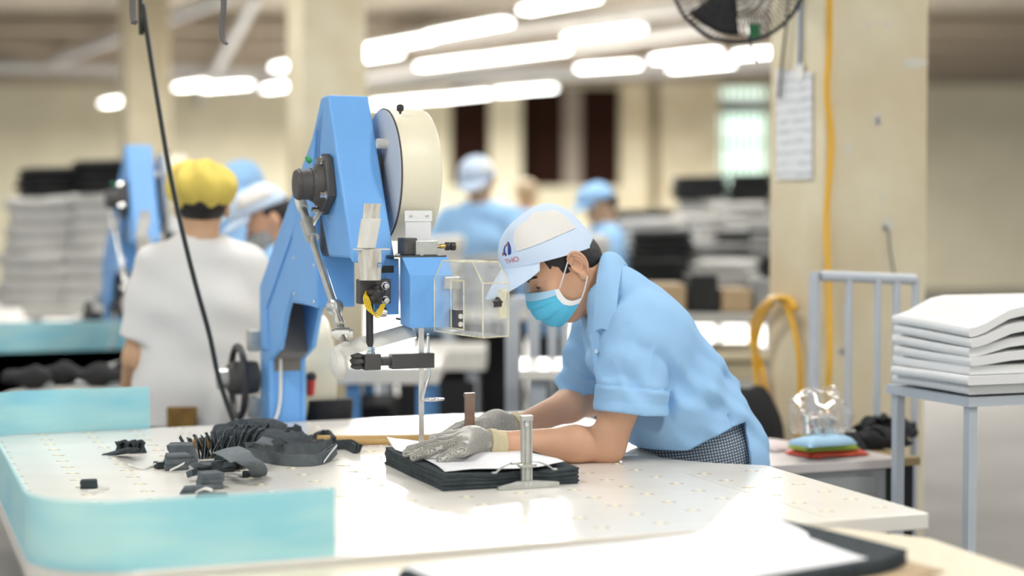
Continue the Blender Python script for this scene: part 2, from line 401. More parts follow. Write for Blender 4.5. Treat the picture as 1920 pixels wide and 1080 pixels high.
# ---------------------------------------------------------------- band knife machine
def machine(label):
    M = thing('band_knife_machine', T((-.1, .95, -TBL)), label, 'cutting machine', 'blue band knife machines')
    L, R = -.158, -.055
    slab = MB(T).prism([(.238, .863), (.30, .863), (.41, .752), (.33, .60), (.235, .475), (.045, .475), (.022, .463), (.03, .486)], 0, L, R)
    f = slab.build('front_arm', 'blue_paint', M, bevel=.006)
    # sloping rear leg: two cheeks with an open channel between them
    cheek = [(.275, .838), (.40, .758), (.655, .602), (1.0, .378), (1.0, -TBL), (.885, -TBL), (.885, .175), (.763, .216), (.688, .316), (.605, .386), (.584, .465), (.50, .55), (.33, .66)]
    for u0 in (L, R - .014):
        MB(T).prism(cheek, 0, u0, u0 + .014).build('cheek_plate', 'blue_paint', M, bevel=.003)
    MB(T).prism([(.30, .825), (.995, .378), (.995, .30), (.86, .33), (.42, .61)], 0, L + .014, R - .014).build('channel_back', 'grey_inside', M)
    MB(T).prism([(.80, .20), (.86, .33), (.995, .34), (.995, .12), (.89, .12), (.885, .175)], 0, L + .014, R - .014).build('channel_panel', 'grey_inside', M)
    MB(T).box((L + .013, .888, -TBL), (R - .013, .995, .172)).build('column', 'blue_paint', M, bevel=.003)
    # fold of the left cheek
    MB(T).prism([(.34, .785), (.42, .735), (.66, .585), (.985, .376), (.985, .20), (.895, .20), (.90, .318), (.585, .53), (.36, .70)], 0, L - .005, L + .002).build('cheek_rib', 'blue_paint', M, bevel=.003)
    pc = MB(T).prism([(.30, .348), (.548, .358), (.548, .525), (.482, .585), (.292, .632)], 0, L - .014, L - .004).build('side_panel', 'blue_paint', M, bevel=.002)
    for v, z in ((.532, .466), (.32, .452), (.53, .374), (.322, .362)):
        MB(T).lathe([(.005, 0), (.005, .002), (.003, .0035), (0, .004)], (L - .0135, v, z), (-1, 0, 0), 10).build('screw', 'steel', pc, smooth=True)
    MB(T).box((L - .012, .292, .350), (R - .022, .56, .476)).build('motor_box', 'blue_paint', M, bevel=.002)
    MB(T).box((L + .004, .24, .476), (R - .02, .29, .62)).build('inner_plate', 'dark_steel', M)
    # bearing housing on the left cheek
    br = MB(T).prism([(.185, .712), (.215, .722), (.29, .665), (.285, .60), (.235, .575), (.155, .618), (.158, .64)], 0, L - .022, L).build('bearing_flange', 'cast_dark', M, bevel=.003)
    MB(T).lathe([(.054, 0), (.052, .008), (.044, .016), (.040, .022), (.040, .024), (.0365, .024), (.0365, .050), (.0385, .051), (.0385, .053), (.0365, .054), (.0365, .058), (.033, .062), (0, .063)], (L - .02, .232, .648), (-1, 0, 0), 28).build('bearing_cap', 'cast_dark', br, smooth=35)
    for v, z in ((.203, .705), (.168, .622), (.272, .67), (.245, .588)):
        MB(T).lathe([(.011, 0), (.011, .004), (.007, .004), (.007, .016), (0, .017)], (L - .022, v, z), (-1, 0, 0), 6).build('bolt', 'steel_bright', br)
    MB(T).lathe([(.005, 0), (.007, .008), (.004, .018), (0, .02)], (L - .045, .225, .70), (-.6, 0, .8), 10).build('grease_nipple', 'green_plastic', br)
    MB(T).box((R, .18, .575), (R + .016, .30, .72)).build('bearing_plate', 'cast_dark', M, bevel=.004)
    for v, z in ((.165, .745), (.165, .55), (.30, .73)):
        MB(T).lathe([(.012, 0), (.012, .03)], (R - .002, v, z), (1, 0, 0), 12).build('spacer', 'white_dirty', M, smooth=40)
    # upper wheel and its cover
    c = (0, .212, .672); r = .160; u0 = -.028; u1 = .074
    wc = MB(T).lathe([(r - .012, .0), (r, .0), (r, .004), (r, u1 - u0 - .012), (r - .004, u1 - u0 - .004), (r - .012, u1 - u0), (0, u1 - u0)], (u0, c[1], c[2]), (1, 0, 0), 72).build('wheel_cover', 'cream_paint', M, smooth=40)
    MB(T).lathe([(.0, 0.002), (r - .0025, .002), (r - .0025, .008), (0, .008)], (u0 - .006, c[1], c[2]), (1, 0, 0), 64).build('wheel_disc', 'grey_disc', wc, smooth=40)
    MB(T).lathe([(r - .001, -.002), (r + .0012, -.001), (r + .0012, .001), (r - .001, .002)], (u0, c[1], c[2]), (1, 0, 0), 72).build('edge_trim', 'cast_dark', wc, smooth=40)
    MB(T).lathe([(.003, 0), (.003, .008), (.008, .009), (.009, .013), (.009, .02), (.006, .023), (0, .024)], (u0 + .018, c[1] - .085, c[2] + .143), (-.15, -.5, .85), 14).build('cover_knob', 'black_plastic', wc, smooth=40)
    lb = MB(T).box((-.018, .062, .513), (.045, .066, .575)).build('flap', 'white_label', wc, bevel=.001)
    MB(T).box((-.02, .0605, .560), (.047, .0625, .585)).build('flap_strip', 'white_label', wc)
    for u in (-.006, .034): MB(T).lathe([(.004, 0), (.004, .002), (0, .003)], (u, .0605, .574), (0, -1, 0), 10).build('screw', 'steel', wc)
    # blade head
    hd = MB(T).add([(-.047, -.066, .318), (.055, -.066, .318), (.055, .03, .318), (-.047, .012, .322), (-.047, -.066, .437), (.055, -.066, .437), (.055, .03, .478), (-.047, .012, .478), (-.056, -.034, .478), (.055, -.034, .478)],
                   [(3, 2, 1, 0), (0, 1, 5, 4), (4, 5, 9, 8), (8, 9, 6, 7), (1, 2, 6, 9, 5), (0, 4, 8, 7, 3), (2, 3, 7, 6)]).build('blade_head', 'blue_paint', M, bevel=.002)
    MB(T).box((-.075, -.03, .478), (.052, .06, .482)).build('head_plate', 'dark_steel', M)
    MB(T).box((-.108, .014, .345), (-.049, .075, .474)).build('head_bracket', 'blue_paint', M, bevel=.002)
    MB(T).box((-.095, .011, .442), (-.062, .016, .458)).build('slot', 'cable_black', M)
    MB(T).box((-.045, -.012, .482), (-.012, .04, .522)).build('guide_clamp', 'dark_steel', M, bevel=.003)
    gb = MB(T).box((-.019, -.022, .482), (.034, .03, .516)).build('guide_block', 'zinc', M, bevel=.002)
    MB(T).lathe([(.004, 0), (.004, .012), (.0055, .012), (.0055, .026), (.009, .026), (.009, .034), (.006, .036), (.009, .04), (.009, .05), (0, .052)], (.034, .0, .502), (1, 0, 0), 14).build('adjust_screw', 'brass', gb, smooth=40)
    MB(T).lathe([(.010, 0), (.010, .008), (.007, .010), (.010, .013), (.010, .022), (0, .023)], (.060, .0, .502), (1, 0, 0), 14).build('adjust_knob', 'black_plastic', gb, smooth=40)
    for u in (-.062, -.004): MB(T).lathe([(.006, 0), (.006, .004), (0, .005)], (u, -.018, .482), (0, 0, 1), 6).build('bolt', 'steel', M)
    MB(T).box((-.040, .02, .33), (.05, .07, .335)).build('head_underside', 'dark_steel', M)
    # guide bracket left of the head, with knob and cables
    bk = MB(T).box((-.150, -.012, .372), (-.076, .02, .428)).build('guide_bracket', 'cast_dark', M, bevel=.002)
    for z in (.413, .380): MB(T).lathe([(.0095, 0), (.0095, .002), (.0075, .002), (.0075, .012), (.006, .014), (0, .0145)], (-.090, -.012, z), (0, -1, 0), 14).build('bolt', 'steel_bright', bk, smooth=40)
    kn = MB(T)
    for k in range(5):
        w = math.pi * 2 * k / 5 + .3; kn.ell((-.115 + .013 * math.cos(w), -.026, .396 + .013 * math.sin(w)), (.009, .011, .009), 12, 8)
    kn.ell((-.115, -.028, .396), (.015, .013, .015), 14, 8)
    kn.build('star_knob', 'black_plastic', bk, smooth=True)
    for q in range(4):
        a = -.146 + .004 * q
        pts = smooth_path([(-.136, -.018, .402 - .003 * q), (a, -.03, .385), (a + .008, -.034 - .002 * q, .360 - .003 * q), (-.118 + .003 * q, -.03, .352 - .003 * q), (-.102 + .003 * q, -.022, .372)], 6)
        MB(T).tube(pts, .0016, 6).build('signal_wire', 'yellow_wire', bk, smooth=True)
    MB(T).lathe([(.011, 0), (.011, .012), (.0085, .012), (.0085, .02)], (-.085, .0, .352), (-1, 0, 0), 12).build('hose_nut', 'steel_bright', bk, smooth=40)
    # upright holder with tape wrapped round it
    cyl = MB(T).lathe([(.025, 0), (.0265, .03), (.0265, .07)], (-.131, -.03, .427), (0, 0, 1), 22).build('holder_cup', 'white_tape', M, smooth=40)
    MB(T).box((-.165, -.045, .4955), (-.088, -.012, .4985)).build('holder_rim', 'white_dirty', cyl)
    pr = []
    roll = MB()
    def six(cx, cy, cz, rr, tw): return [T((cx + rr * math.cos(2 * math.pi * k / 6 + tw), cy + rr * math.sin(2 * math.pi * k / 6 + tw), cz)) for k in range(6)]
    ra = six(-.140, -.03, .499, .024, .3); rb = six(-.128, -.03, .566, .0255, .3)
    roll.add(ra + rb, [list(range(6))[::-1], list(range(6, 12))] + [(i, (i + 1) % 6, 6 + (i + 1) % 6, 6 + i) for i in range(6)])
    roll.build('rolled_card', 'white_dirty', cyl, bevel=.002)
    roll2 = MB(); ra = six(-.131, -.028, .53, .0215, .3); rb = six(-.1245, -.028, .60, .022, .3)
    roll2.add(ra + rb, [(i, (i + 1) % 6, 6 + (i + 1) % 6, 6 + i) for i in range(6)])
    o = roll2.build('inner_card', 'white_tape', cyl); sm = o.modifiers.new('s', 'SOLIDIFY'); sm.thickness = .0012
    tx = bpy.data.curves.new('lettering', 'FONT'); tx.body = 'm'; tx.size = .026; tx.extrude = .0003
    to = bpy.data.objects.new('lettering', tx); COL.objects.link(to)
    dg = bpy.context.evaluated_depsgraph_get(); me = bpy.data.meshes.new_from_object(to.evaluated_get(dg)); bpy.data.objects.remove(to)
    lt = MB(T); lt.add([(-.1225 + v.co.x * .72, -.0585 + (v.co.x * 14) ** 2 * .02 + v.co.z, .4555 + v.co.y) for v in me.vertices], [list(p.vertices) for p in me.polygons])
    lt.build('lettering', 'print_blue', cyl)
    # black rod, presser block and foot
    MB(T).lathe([(.0085, 0), (.0085, .10)], (-.1245, -.004, .272), (0, 0, 1), 14).build('presser_rod', 'black_plastic', M, smooth=40)
    MB(T).lathe([(.0125, 0), (.0125, .008), (.010, .0085), (.0125, .009), (.0125, .018)], (-.1245, -.004, .256), (0, 0, 1), 6).build('lock_nut', 'steel_bright', M)
    pbk = MB(T).box((-.142, -.026, .222), (-.104, .018, .258)).build('presser_block', 'cast_dark', M, bevel=.0015)
    MB(T).lathe([(.011, 0), (.011, .03)], (-.105, -.004, .240), (1, 0, 0), 14).build('presser_shaft', 'cast_dark', pbk, smooth=40)
    MB(T).box((-.076, -.02, .222), (.026, .012, .256)).build('presser_bar', 'cast_dark', pbk, bevel=.0015)
    k2 = MB(T)
    for k in range(6):
        w = math.pi * 2 * k / 6; k2.ell((-.155, -.006 + .014 * math.cos(w), .242 + .014 * math.sin(w)), (.014, .007, .007), 10, 8)
    k2.ell((-.155, -.006, .242), (.016, .014, .014), 12, 8); k2.build('clamp_knob', 'cast_dark', pbk, smooth=True)
    MB(T).tube(smooth_path([(.014, -.008, .30), (.015, -.008, .24), (.016, -.010, .205), (.006, -.012, .175), (.001, -.012, .155), (.002, -.014, .148), (.03, -.02, .147), (.048, -.012, .147), (.05, -.002, .147), (.03, .006, .147), (.002, -.004, .147)], 6), .0032, 8).build('presser_wire', 'steel_bright', M, smooth=True)
    MB(T).box((-.0065, -.0008, -.006), (.0065, .0008, .33)).build('blade', 'steel', M)
    # clear guard, swung forward on its hinge
    gA, gB, gC = A(.004, -.085, 0), A(.030, -.335, 0), A(.100, -.305, 0); z0, z1, zc = .312, .428, .472
    gd = thing_part = None
    def gp(p, z): return (p[0], p[1], z)
    prof = lambda p, q: [gp(p, z0), gp(q, z0), gp(q, z1), gp(p + (q - p) * .80, zc), gp(p + (q - p) * .17, zc), gp(p, z1)]
    pl, prr = prof(gA, gB), prof(gC + (gA - gB), gC)
    # left panel with a slot cut out of it
    dv = gB - gA; s0, s1, t0, t1 = .36, .62, z0 + .012, z0 + .118
    at_ = lambda s_, z: gp(gA + dv * s_, z)
    q = [gp(gA, z0), gp(gB, z0), gp(gB, z1), at_(.80, zc), at_(.17, zc), gp(gA, z1), at_(s0, t0), at_(s1, t0), at_(s1, t1), at_(s0, t1), at_(s0, z0), at_(s1, z0), at_(s0, zc), at_(s1, zc)]
    g = MB(T); g.add(q, [(0, 10, 6, 9, 12, 4, 5), (10, 11, 7, 6), (9, 8, 13, 12), (11, 1, 2, 3, 13, 8, 7)])
    gpart = g.build('clear_guard', 'acrylic', M)
    MB(T).add([pl[1], gp(gC, z0), gp(gC, z1), pl[2]], [(0, 1, 2, 3)]).build('guard_front', 'acrylic', gpart)
    MB(T).add([pl[2], gp(gC, z1), prr[3], pl[3]], [(0, 1, 2, 3)]).build('guard_slope', 'acrylic', gpart)
    MB(T).add([pl[3], prr[3], prr[4], pl[4]], [(0, 1, 2, 3)]).build('guard_top', 'acrylic', gpart)
    MB(T).add(prr, [list(range(6))]).build('guard_back', 'acrylic', gpart)
    MB(T).add([pl[0], pl[1], prr[1], prr[0]], [(0, 1, 2, 3)]).build('guard_floor', 'acrylic', gpart)
    e = .0016
    for seg in ([pl[0], pl[1], pl[2], pl[3], pl[4], pl[5], pl[0]], [pl[1], prr[1], prr[2], pl[2]], [pl[3], prr[3], prr[2]], [pl[4], prr[4], prr[3]], [q[6], q[7], q[8], q[9], q[6]]):
        for a, b in zip(seg[:-1], seg[1:]): MB(T).tube([a, b], e, 5).build('guard_edge', 'acrylic_edge', gpart)
    fu = (gC - gB) / np.linalg.norm(gC - gB); fn = A(fu[1], -fu[0], 0)
    fp = lambda s_, z, o_: gp(gB + fu * s_ + fn * o_, z)
    sp = MB(T); vs = [fp(s_, z, o_) for o_ in (.001, .004) for s_, z in ((.044, .352), (.066, .352), (.066, .414), (.044, .414))]
    sp.add(vs, [(3, 2, 1, 0), (4, 5, 6, 7), (0, 1, 5, 4), (1, 2, 6, 5), (2, 3, 7, 6), (3, 0, 4, 7)]); sp.build('slide_plate', 'acrylic_edge', gpart)
    st = MB(T); ring = []
    for k in range(10):
        w = math.pi * 2 * k / 10 + .3; rr = .014 if k % 2 == 0 else .0075; ring.append((.036 + rr * math.cos(w), .386 + rr * math.sin(w)))
    st.add([fp(s_, z, .002) for s_, z in ring] + [fp(.036 + (s_ - .036) * .8, .386 + (z - .386) * .8, .016) for s_, z in ring], [list(range(10))[::-1], list(range(10, 20))] + [(i, (i + 1) % 10, 10 + (i + 1) % 10, 10 + i) for i in range(10)])
    st.build('star_knob', 'black_plastic', gpart, bevel=.002)
    ins = MB(T).box((.045, -.120, .318), (.062, -.066, .36)).build('guide_finger', 'cast_dark', M, bevel=.002)
    for z in (.346, .328): MB(T).lathe([(.006, 0), (.006, .003), (0, .004)], (.054, -.12, z), (0, -1, 0), 12).build('bolt', 'steel', ins)
    MB(T).box((.030, -.078, .405), (.07, -.066, .435)).build('guide_roller', 'zinc', M, bevel=.004)
    # lamp on its jointed rod
    q0, q1, q2, q3 = A(-.212, .30, .615), A(-.205, .19, .50), A(-.20, .02, .365), A(-.198, -.062, .286)
    MB(T).tube([q0, q2], .0095, 12).build('lamp_rod', 'steel', M, smooth=40)
    MB(T).tube([q0 + (q0 - q2) * .06, q0, q0 + (q2 - q0) * .1], [.006, .0135, .0135], 12).build('rod_cap', 'white_plastic', M, smooth=40)
    cl = MB(T).tube([q0 + (q2 - q0) * .22, q0 + (q2 - q0) * .38], .0165, 14).build('rod_clamp', 'zinc', M, smooth=40)
    MB(T).tube([q0 + (q2 - q0) * .30, A(-.19, .22, .57), A(-.172, .235, .585)], [.012, .011, .011], 8, squash=.4).build('clamp_arm', 'zinc', cl, smooth=40)
    j1 = MB(T).lathe([(.014, -.012), (.018, -.010), (.018, .010), (.014, .012), (.009, .013), (.009, .018), (0, .019)], q2, (-.85, -.5, 0), 16).build('lamp_joint', 'steel', M, smooth=40)
    MB(T).tube([q2, q2 + (q3 - q2) * .45], .010, 12).build('lamp_link', 'steel', M, smooth=40)
    MB(T).tube([q2 + (q3 - q2) * .35, q2 + (q3 - q2) * .5], .0125, 12).build('link_collar', 'steel', M, smooth=40)
    jm = q2 + (q3 - q2) * .72
    MB(T).lathe([(.010, -.024), (.010, -.016), (.014, -.016), (.014, .016), (.010, .016), (.010, .024)], jm, (.9, -.3, 0), 14).build('lamp_joint', 'steel', M, smooth=40)
    MB(T).tube([q2 + (q3 - q2) * .45, q3], .0095, 12).build('lamp_link', 'steel_bright', M, smooth=40)
    # lamp head: a long rounded white shade, glowing underneath
    h0, h1 = A(-.192, .03, .252), A(-.012, .03, .296)
    hd_ = (h1 - h0) / np.linalg.norm(h1 - h0); sid = A(0, 1, 0); nrm = np.cross(hd_, sid) * -1
    n0 = A(-hd_[2], 0, hd_[0]); nrm = n0 * .96 + A(0, 1, 0) * .28; sid = n0 * -.28 + A(0, 1, 0) * .96
    sh = MB(T); rings = []
    for s_, sc in ((-.012, .55), (-.004, .85), (.02, 1.), (.17, 1.), (.181, .88), (.187, .6)):
        for a in range(9):
            w = math.pi * a / 8; rings.append(h0 + hd_ * s_ + sid * .042 * sc * math.cos(w) + nrm * (.040 * sc * math.sin(w) - .012))
    fs = [(i * 9 + k, i * 9 + k + 1, (i + 1) * 9 + k + 1, (i + 1) * 9 + k) for i in range(5) for k in range(8)] + [list(range(9))[::-1], list(range(45, 54))]
    sh.add(rings, fs); so = sh.build('lamp_shade', 'white_dirty', M, smooth=40)
    tw = MB(T); tr = []
    for s_, sc in ((.045, .8), (.06, 1.), (.165, 1.), (.178, .85)):
        for a in range(9):
            w = math.pi * a / 8; tr.append(h0 + hd_ * s_ + sid * .038 * sc * math.cos(w) - nrm * (.020 * sc * math.sin(w) + .012))
    tw.add(tr, [(i * 9 + k, i * 9 + k + 1, (i + 1) * 9 + k + 1, (i + 1) * 9 + k) for i in range(3) for k in range(8)] + [list(range(9))[::-1], list(range(27, 36))])
    tw.build('lamp_diffuser', 'lamp_glow', so, smooth=40)
    MB(T).lathe([(.02, 0), (.036, .006), (.038, .02), (.03, .03)], h0 + A(-.016, -.012, -.018), (1, 0, .1), 14).build('lamp_socket', 'white_dirty', so, smooth=40)
    # rear lower wheel behind the column, its bag, the motor pulley at the back left
    rw = MB(T).lathe([(.18, 0), (.19, .006), (.19, .085), (.18, .096), (0, .1)], (-.035, 1.16, .10), (1, 0, 0), 56).build('rear_wheel_cover', 'cream_paint', M, smooth=40)
    MB(T).lathe([(.197, -.004), (.200, 0), (.200, .005), (.197, .009)], (-.035, 1.16, .10), (1, 0, 0), 56).build('edge_trim', 'cream_paint', rw, smooth=40)
    MB(T).lathe([(.011, 0), (.011, .05), (0, .052)], (-.022, .965, .065), (0, -.3, 1), 12).build('lever', 'red_plastic', rw, smooth=40)
    MB(T).ell((-.022, .95, .118), .014).build('lever_knob', 'black_plastic', rw, smooth=True)
    bgm = MB(T); bgr = []
    for i, z in enumerate((.046, .0, -.08, -.2, -.34)):
        for k in range(16):
            w = 2 * math.pi * k / 16; bgr.append((.04 + (.075 - .006 * i) * math.cos(w) * (1 + .04 * math.sin(3 * w + i)), 1.0 + (.05 + .01 * i) * math.sin(w), z))
    bgm.add(bgr, [(i * 16 + k, i * 16 + (k + 1) % 16, (i + 1) * 16 + (k + 1) % 16, (i + 1) * 16 + k) for i in range(4) for k in range(16)] + [list(range(16))[::-1], list(range(64, 80))])
    bgm.build('dust_bag', 'black_fabric', M, smooth=True)
    mp = MB(T).lathe([(.045, 0), (.048, .02), (.048, .07), (.04, .085), (0, .09)], (L - .005, 1.02, .115), (-1, 0, 0), 20).build('tension_wheel', 'cast_dark', M, smooth=40)
    MB(T).tube([(L - .06, 1.02 + .10 * math.cos(w), .105 + .10 * math.sin(w)) for w in np.linspace(0, 2 * math.pi, 30)[:-1]], .010, 8, closed=True).build('hand_wheel', 'black_plastic', mp, smooth=True)
    MB(T).lathe([(.03, 0), (.03, .03), (0, .032)], (L - .09, 1.02, .115), (-1, 0, 0), 14).build('hub', 'zinc', mp, smooth=40)
    for z in (.22, .03): MB(T).box((L - .03, 1.0, z - .03), (L, 1.05, z + .03)).build('hinge_block', 'zinc', M, bevel=.003)
    # white cable down the column
    MB(T).tube(smooth_path([(-.128, .87, .38), (-.137, .875, .30), (-.128, .88, .19), (-.128, .882, .08), (-.136, .878, .03), (-.148, .872, .004)], 8), .0048, 8).build('power_cable', 'white_plastic', M, smooth=True)
    return M
mat('print_blue', (.02, .15, .45), .5)
M1 = machine('blue band knife machine with cream wheel cover standing over the cutting table')
M2 = copy_tree(M1)
M2['label'] = 'blurred blue band knife machine behind the person in the yellow cap'
M2.location = M1.location + Vector((-1.09, 2.60, 0.0))
# ---------------------------------------------------------------- signed-distance modelling for bodies and cloth
def rc(P, a, b, ra, rb):
    a = np.asarray(a, np.float32); b = np.asarray(b, np.float32); ab = b - a
    t = np.clip(((P - a) @ ab) / (ab @ ab + 1e-12), 0, 1)
    return np.linalg.norm(P - a - t[:, None] * ab, axis=1) - (ra + (rb - ra) * t)
def chain(P, pts, rs, k=.02):
    d = None
    for i in range(len(pts) - 1):
        e = rc(P, pts[i], pts[i + 1], rs[i], rs[i + 1]); d = e if d is None else smin(d, e, k)
    return d
def el(P, c, r, Rm=None):
    q = (P - np.asarray(c, np.float32))
    if Rm is not None: q = q @ np.asarray(Rm, np.float32).T
    r = np.asarray(r, np.float32); k0 = np.linalg.norm(q / r, axis=1); k1 = np.linalg.norm(q / r ** 2, axis=1) + 1e-9
    return k0 * (k0 - 1) / k1
def smin(a, b, k):
    h = np.clip(.5 + .5 * (b - a) / k, 0, 1); return b + (a - b) * h - k * h * (1 - h)
def smax(a, b, k): return -smin(-a, -b, k)
def squash(P, o, axis, k):                       # shrink one axis about a point: wide bodies from round chains
    axis = np.asarray(axis, np.float32); s = (P - np.asarray(o, np.float32)) @ axis
    return P - np.outer(s * (1 - k), axis).astype(np.float32)
def sdf_mesh(fn, lo, hi, h):
    lo = np.asarray(lo, float); hi = np.asarray(hi, float); B = 12
    n = np.ceil((hi - lo) / h / B).astype(int) * B + 1
    D = np.full(n, 1., np.float32)
    nb = (n - 1) // B
    ci = np.stack(np.meshgrid(*[np.arange(k) for k in nb], indexing='ij'), -1).reshape(-1, 3)
    cc = (lo + (ci + .5) * B * h).astype(np.float32); dc = fn(cc); rad = .5 * math.sqrt(3) * B * h * 1.35 + .012
    g = np.stack(np.meshgrid(*[np.arange(B + 1)] * 3, indexing='ij'), -1).reshape(-1, 3)
    act = np.abs(dc) < rad
    for c, d in zip(ci[~act], dc[~act]):
        if d < 0:
            s = c * B; D[s[0]:s[0] + B + 1, s[1]:s[1] + B + 1, s[2]:s[2] + B + 1] = -1.
    ca = ci[act]
    for k0 in range(0, len(ca), 120):
        blk = ca[k0:k0 + 120]; idx = (blk[:, None, :] * B + g[None]).reshape(-1, 3)
        val = fn((lo + idx * h).astype(np.float32)); D[idx[:, 0], idx[:, 1], idx[:, 2]] = val
    S = D < 0
    cell = [S[i:S.shape[0] - 1 + i, j:S.shape[1] - 1 + j, k:S.shape[2] - 1 + k] for i in (0, 1) for j in (0, 1) for k in (0, 1)]
    cnt = sum(c.astype(np.int8) for c in cell); am = (cnt > 0) & (cnt < 8)
    I = np.argwhere(am); vid = np.full(am.shape, -1, np.int32); vid[am] = np.arange(len(I))
    acc = np.zeros((len(I), 3)); num = np.zeros(len(I))
    for ax in range(3):
        o1, o2 = [q for q in range(3) if q != ax]
        for a in (0, 1):
            for b in (0, 1):
                s = np.zeros(3, int); s[o1] = a; s[o2] = b; e = s.copy(); e[ax] = 1
                p = I + s; q = I + e
                d0 = D[p[:, 0], p[:, 1], p[:, 2]]; d1 = D[q[:, 0], q[:, 1], q[:, 2]]; x = (d0 < 0) != (d1 < 0)
                t = np.where(x, d0 / np.where(np.abs(d0 - d1) < 1e-9, 1, d0 - d1), 0)
                pt = s[None].repeat(len(I), 0).astype(float); pt[:, ax] = t
                acc[x] += pt[x]; num[x] += 1
    V = lo + (I + acc / np.maximum(num, 1)[:, None]) * h
    F = []
    for ax in range(3):
        o1, o2 = [q for q in range(3) if q != ax]
        sl0 = [slice(None)] * 3; sl1 = [slice(None)] * 3; sl0[ax] = slice(0, -1); sl1[ax] = slice(1, None)
        x = S[tuple(sl0)] != S[tuple(sl1)]; E = np.argwhere(x)
        E = E[(E[:, o1] > 0) & (E[:, o2] > 0) & (E[:, o1] < am.shape[o1]) & (E[:, o2] < am.shape[o2])]
        ids = []
        for a, b in ((0, 0), (1, 0), (1, 1), (0, 1)):
            c = E.copy(); c[:, o1] -= a; c[:, o2] -= b; ids.append(vid[c[:, 0], c[:, 1], c[:, 2]])
        q = np.stack(ids, 1); inside = S[E[:, 0], E[:, 1], E[:, 2]]
        flip = inside if ax != 1 else ~inside
        q[flip] = q[flip][:, ::-1]; F.append(q)
    F = np.concatenate(F); F = F[(F >= 0).all(1)]
    return V, F
def sdf_obj(name, fn, lo, hi, h, m, parent, sub=0):
    V, F = sdf_mesh(fn, lo, hi, h)
    off = WLOC[parent.as_pointer()]
    me = bpy.data.meshes.new(name); me.from_pydata((V - off).tolist(), [], F[:, ::-1].tolist())
    me.update()
    return finish(name, me, m, parent, off, True)
def wr(P, dirs):                                 # cloth folds: a few warped waves, amplitude in metres
    o = np.zeros(len(P), np.float32)
    for (k, f, a, ph) in dirs:
        s = P @ np.asarray(k, np.float32) * f
        w = np.sin(P @ np.asarray((3.1, -2.3, 4.7), np.float32) * 2.1 + ph) * 1.2
        o += a * np.sin(s + w + ph).astype(np.float32)
    return o

mat('skin', (.70, .40, .255), .5, var=.10, vscale=7, bump=.05, bscale=160, spec=.35)
mat('skin_far', (.66, .41, .25), .55, var=.06, vscale=6)
mat('hair_black', (.012, .010, .010), .5, bump=.5, bscale=180, stretch=(1, 1, .25))
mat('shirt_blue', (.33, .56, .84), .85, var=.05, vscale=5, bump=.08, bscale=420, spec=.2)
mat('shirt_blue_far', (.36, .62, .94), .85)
mat('cap_blue', (.64, .76, .93), .85, var=.04, vscale=10, bump=.12, bscale=300, spec=.2)
mat('cap_white', (.82, .80, .77), .9, bump=.35, bscale=420, spec=.15)
mat('mask_blue', (.12, .55, .80), .8, var=.08, vscale=14, bump=.1, bscale=300, spec=.2)
mat('mask_pale', (.42, .66, .84), .8, spec=.2)
mat('mask_edge', (.82, .82, .82), .8)
mat('strap_tan', (.60, .52, .33), .7, var=.15, vscale=30)
mat('button', (.62, .76, .92), .35)
mat('logo_navy', (.03, .06, .25), .7)
mat('logo_red', (.62, .12, .12), .7)
mat('polo_white', (.88, .87, .86), .85, var=.04, vscale=4)
mat('jeans', (.035, .055, .12), .85, var=.2, vscale=20)
mat('cap_yellow', (.85, .66, .14), .85, var=.1, vscale=14)
mat('mask_grey', (.36, .36, .36), .85)
mat('wallet', (.33, .18, .03), .6, col2=(.16, .09, .02), vscale=20)
mat('trousers_dark', (.04, .045, .06), .85)
def glove_mat():
    m = bpy.data.materials.new('chain_mail'); t, n, l, b = nt(m); MATS['chain_mail'] = m
    b.inputs['Metallic'].default_value = .35; b.inputs['Roughness'].default_value = .5
    tc = n.new('ShaderNodeTexCoord'); w = n.new('ShaderNodeTexWave'); w.bands_direction = 'Y'
    w.inputs['Scale'].default_value = 135; w.inputs['Distortion'].default_value = .8; w.inputs['Detail'].default_value = 1
    v = n.new('ShaderNodeTexVoronoi'); v.inputs['Scale'].default_value = 330
    l.new(tc.outputs['Object'], w.inputs['Vector']); l.new(tc.outputs['Object'], v.inputs['Vector'])
    ad = n.new('ShaderNodeMath'); ad.operation = 'ADD'; l.new(w.outputs['Fac'], ad.inputs[0]); l.new(v.outputs['Distance'], ad.inputs[1])
    rp = n.new('ShaderNodeValToRGB'); rp.color_ramp.elements[0].position = .25; rp.color_ramp.elements[0].color = (.17, .15, .12, 1)
    rp.color_ramp.elements[1].position = 1.0; rp.color_ramp.elements[1].color = (.66, .64, .58, 1)
    l.new(ad.outputs[0], rp.inputs['Fac']); l.new(rp.outputs['Color'], b.inputs['Base Color'])
    bp = n.new('ShaderNodeBump'); bp.inputs['Strength'].default_value = .9; bp.inputs['Distance'].default_value = .003
    l.new(ad.outputs[0], bp.inputs['Height']); l.new(bp.outputs['Normal'], b.inputs['Normal'])
glove_mat()
